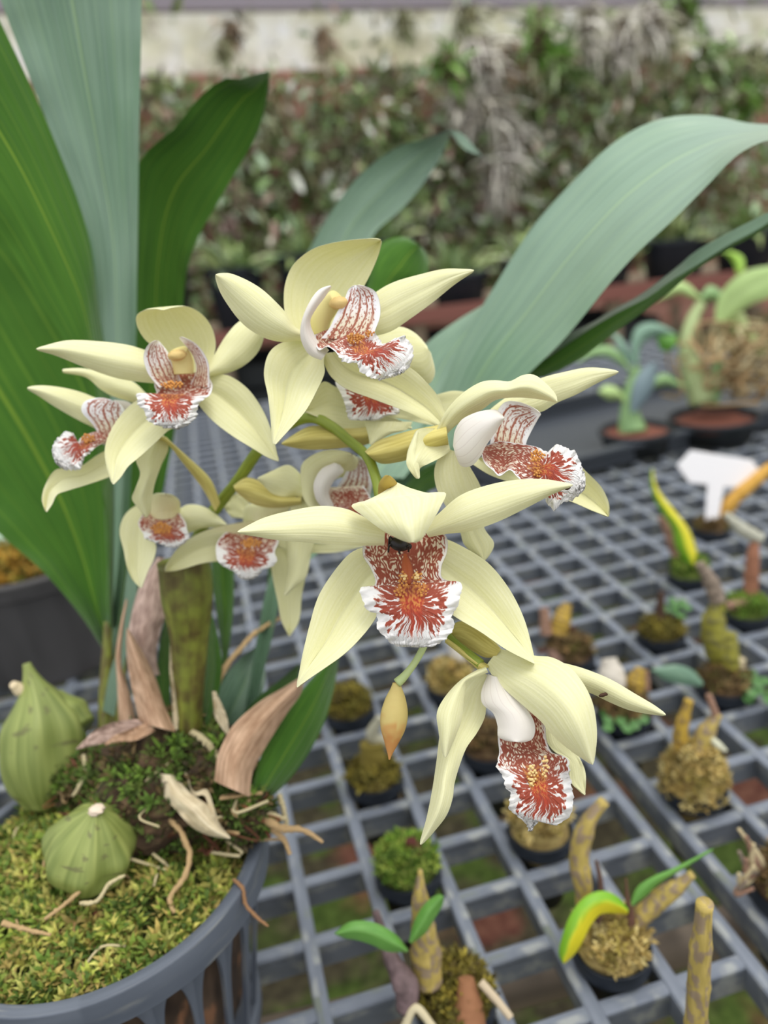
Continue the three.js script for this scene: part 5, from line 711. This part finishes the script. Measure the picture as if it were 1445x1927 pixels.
// ---------------------------------------------------------------- back bench with black pots
{
  const d = 2.7, a = at(1145, 548, d), b = at(1386, 521, d), u = b.clone().sub(a).setY(0).normalize(), v = new V3(u.z, 0, -u.x); if (v.dot(FWD) < 0) v.negate();
  const y = (a.y + b.y) / 2, M = new THREE.Matrix4().makeBasis(u, new V3(0, 1, 0), new V3().crossVectors(u, new V3(0, 1, 0))), sgn = new V3().crossVectors(u, new V3(0, 1, 0)).dot(v) > 0 ? 1 : -1;
  const t = thing('plant_bench', 'far plant bench with a red brown front board', 'bench', a.clone().setY(-0.55));
  const bx = (x0, x1, y0, y1, z0, z1, name, mat) => { const g = new THREE.BoxGeometry(x1 - x0, y1 - y0, z1 - z0); g.translate((x0 + x1) / 2, (y0 + y1) / 2, (z0 + z1) / 2 * sgn); g.applyMatrix4(M); g.translate(a.x, 0, a.z); part(t, name, g, mat); };
  const red = std(0x8c5a50, 0.85), wood = std(0x8a7a66, 0.9);
  bx(-2.2, 1.6, y - 0.03, y + 0.018, -0.02, 0.01, 'front_board', red);
  for (let i = 0; i < 5; i++) bx(-2.2, 1.6, y - 0.03, y - 0.005, 0.02 + i * 0.11, 0.11 + i * 0.11, 'slat', wood);
  for (let i = 0; i < 6; i++) bx(-2.1 + i * 0.7, -2.05 + i * 0.7, -0.55, y - 0.03, 0.0, 0.05, 'leg', wood);
  for (let i = 0; i < 6; i++) bx(-2.1 + i * 0.7, -2.05 + i * 0.7, -0.55, y - 0.03, 0.48, 0.53, 'leg', wood);
  for (let i = 0; i < 5; i++) { // black crates stored under it
    const x0 = -2.05 + i * 0.46, base = a.clone().addScaledVector(u, x0 + 0.2).addScaledVector(v, 0.25).setY(-0.55), o = thing('plastic_crate', 'black slatted plastic crate stored under the far bench', 'crate', base, 'crates under the far bench');
    const b2 = (p, q, r, s2, e, f, name) => { const g = new THREE.BoxGeometry(q - p, s2 - r, f - e); g.translate((p + q) / 2, (r + s2) / 2, (e + f) / 2 * sgn); g.applyMatrix4(M); g.translate(a.x, 0, a.z); part(o, name, g, blackPot2); };
    for (let k = 0; k < 5; k++) { const yy = -0.54 + k * 0.098; b2(x0, x0 + 0.42, yy, yy + 0.082, 0.08, 0.09, 'slat'); b2(x0, x0 + 0.01, yy, yy + 0.082, 0.08, 0.44, 'slat'); b2(x0 + 0.41, x0 + 0.42, yy, yy + 0.082, 0.08, 0.44, 'slat'); }
    b2(x0, x0 + 0.42, -0.549, -0.54, 0.08, 0.44, 'floor_board'); for (const q of [0, 0.4]) b2(x0 + q, x0 + q + 0.02, -0.549, -0.06, 0.075, 0.095, 'corner_post');
    b2(x0, x0 + 0.42, -0.54, -0.06, 0.43, 0.44, 'back_panel');
  }
  const greens = [[112, 134, 78], [140, 158, 96], [92, 112, 66], [160, 172, 120], [124, 146, 108]];
  let n = 0;
  for (let i = 0; i < 14; i++) {
    const uu = -2.1 + i * 0.265 + rr(-0.02, 0.02), r = rr(0.105, 0.122), h = uu < -0.65 ? rr(0.22, 0.27) : rr(0.12, 0.15), c = a.clone().addScaledVector(u, uu).addScaledVector(v, 0.12 + rr(0, 0.05)).setY(y - 0.005);
    const o = thing('bench_plant', 'blurred leafy plant in a black pot on the far bench', 'potted plant', c, 'plants in black pots on the far bench');
    part(o, 'pot', lathe([[0, 0], [r * 0.78, 0], [r * 0.94, h - 0.02], [r, h - 0.02], [r, h], [r - 0.006, h], [r * 0.88, h - 0.02], [0, h - 0.02]], c, 28), blackPot);
    const out = { pos: [], col: [], idx: [] }; for (let k = 0; k < 60; k++) { const an = rr(0, 6.283), e = rr(0.2, 1.3), g = pick(greens), q = rr(0.85, 1.3); strip(c.clone().add(new V3(rr(-0.05, 0.05), h - 0.02, rr(-0.05, 0.05))), rr(0.08, 0.2), rr(0.006, 0.016), new V3(Math.cos(an) * Math.cos(e), Math.sin(e), Math.sin(an) * Math.cos(e)), rr(0.3, 1.6), rr(-1, 1), lin(g.map((w) => w * q)), out); }
    part(o, 'foliage', mesh(out), foliageMat); n++;
  }
}
// ---------------------------------------------------------------- epiphytes hanging in front of the back wall
const wallAt = (u, y, off) => WA.clone().addScaledVector(WU, u).addScaledVector(WN, off).setY(y);
const FINE = new Set(['moss', 'brown', 'pink', 'pale']);
function hanging(c, kind, label, group, size = 1) {
  const o = thing('hanging_epiphyte', label, 'hanging plant', c.clone(), group), out = { pos: [], col: [], idx: [] };
  const pal = { moss: [[134, 140, 98], [164, 166, 124], [108, 116, 76], [196, 194, 164], [120, 118, 88]], strap: [[114, 146, 80], [128, 156, 88], [84, 110, 60], [150, 170, 118]], mint: [[140, 172, 142], [116, 150, 120], [160, 188, 160]], brown: [[130, 108, 84], [160, 136, 108], [104, 86, 66]], pink: [[196, 162, 156], [214, 186, 178], [168, 138, 132]], pale: [[206, 200, 192], [180, 174, 164], [222, 218, 206], [150, 146, 130]], bright: [[104, 142, 62], [124, 158, 80], [88, 124, 54]] }[kind];
  const n = FINE.has(kind) ? 130 : 46;
  for (let k = 0; k < n; k++) {
    const an = rr(0, 6.283), e = FINE.has(kind) ? rr(-1.5, 0.6) : rr(-0.6, 1.2), g = pick(pal), q = rr(0.85, 1.3);
    const len = (n > 100 ? rr(0.05, 0.2) : rr(0.1, 0.24)) * size, w = (n > 100 ? rr(0.003, 0.009) : rr(0.008, 0.02)) * size;
    strip(c.clone().add(new V3(rr(-0.06, 0.06) * size, rr(-0.09, 0.09) * size, rr(-0.04, 0.04) * size)), len, w, new V3(Math.cos(an) * Math.cos(e), Math.sin(e), Math.sin(an) * Math.cos(e)), rr(0.6, 2.2), rr(-1.2, 1.2), lin(g.map((x) => x * q)), out);
  }
  part(o, 'foliage', mesh(out), foliageMat);
  part(o, 'mount', lump(c, 0.05 * size, { det: 2, a: 0.5, s: [1, 1.5, 0.5] }), std(0x5a4c38, 0.95));
  return o;
}
const HL = { moss: 'grey green beard of moss hanging before the far wall', strap: 'blurred strap leaved epiphyte hanging before the far wall', mint: 'minty pale leaved epiphyte hanging before the far wall', brown: 'brown withered epiphyte hanging before the far wall', pink: 'dusty pink leaved epiphyte hanging before the far wall' };
{
  const yl = onWall(700, 480).y, rows = 4, cols = 11;
  for (let r = 0; r < rows; r++) for (let k = 0; k < cols; k++) {
    const u = -0.35 + (k + 0.5 * (r % 2)) * 0.34 + rr(-0.06, 0.06), y = yl + (netY - 0.1 - yl) * (r + 0.4) / rows + rr(-0.05, 0.05);
    const kind = pick(['moss', 'moss', 'strap', 'strap', 'brown', 'mint', 'moss', 'strap', 'pink']);
    if (u < 0.25 && r > 2 && rnd() < 0.6) continue;
    hanging(wallAt(u, y, rr(0.03, 0.14)), kind, HL[kind], kind + ' epiphytes on the far wall', rr(0.72, 0.95));
  }
  for (const [x, y, kind, s] of [[435, 60, 'brown', 0.6], [605, 75, 'brown', 0.6], [420, 95, 'moss', 0.5], [760, 40, 'moss', 0.6], [1010, 60, 'moss', 1.2], [1060, 130, 'strap', 1.1], [1240, 70, 'moss', 1.2], [1330, 110, 'strap', 1.2], [1400, 130, 'moss', 1.2], [1150, 140, 'moss', 1.1], [1290, 20, 'strap', 1.1], [880, 40, 'moss', 0.9], [960, 110, 'brown', 0.9]]) hanging(onWall(x, y, rr(0.1, 0.3)), kind, HL[kind], kind + ' epiphytes on the far wall', s);
  hanging(onWall(845, 130, 0.5), 'bright', 'bright green leafed epiphyte hanging just under the shade netting', null, 0.8);
  hanging(onWall(1015, 75, 0.5), 'bright', 'green arching epiphyte high against the netting, right of centre', null, 0.9);
  hanging(onWall(1400, 200, 0.5), 'bright', 'green epiphyte above the long arching leaf', null, 0.9);
  // loose tangle of leaves and moss between them
  const leafOne = { pos: [], col: [], idx: [] }; strip(new V3(), 1, 0.16, new V3(0.6, 0.3, 0.2).normalize(), 1.4, 0.3, [1, 1, 1], leafOne);
  const N = 8000, m = new THREE.InstancedMesh(mesh(leafOne), foliageMat, N), dd = new THREE.Object3D();
  const cols2 = [[112, 128, 80], [140, 148, 104], [92, 106, 66], [172, 176, 140], [126, 132, 92], [176, 198, 166], [120, 150, 84], [206, 200, 182], [80, 82, 58], [176, 148, 134], [104, 126, 72], [150, 170, 112], [140, 170, 110], [220, 222, 210]];
  for (let i = 0; i < N; i++) { const u = rr(-0.6, 3.8), y = rr(yl - 0.25, netY - 0.04 + (rnd() < 0.08 ? 0.4 : 0)), p = wallAt(u, y, rr(0.01, 0.3)), s = rr(0.03, 0.11); dd.position.copy(p); dd.rotation.set(rr(-3, 3), rr(0, 6.28), rr(-3, 3)); dd.scale.setScalar(s); dd.updateMatrix(); m.setMatrixAt(i, dd.matrix); const c = pick(cols2), q = rr(0.85, 1.25); m.setColorAt(i, Col(c[0] * q, c[1] * q, c[2] * q)); }
  m.name = 'wall_foliage'; m.userData = { kind: 'stuff', label: 'tangled leaves and moss covering the far wall', category: 'foliage' }; m.castShadow = m.receiveShadow = true; scene.add(m);
  for (const [x, y, z] of [[905, 110, 1.1], [925, 190, 1.2], [950, 270, 1.2], [935, 330, 1], [1110, 50, 1.1], [1170, 70, 1.1], [1225, 40, 1], [870, 200, 0.8]]) hanging(onWall(x, y, 0.3), 'pale', 'whitish grey curtain of hanging moss before the far wall', 'pale moss curtains on the far wall', z);
}
renderer.render(scene, camera);
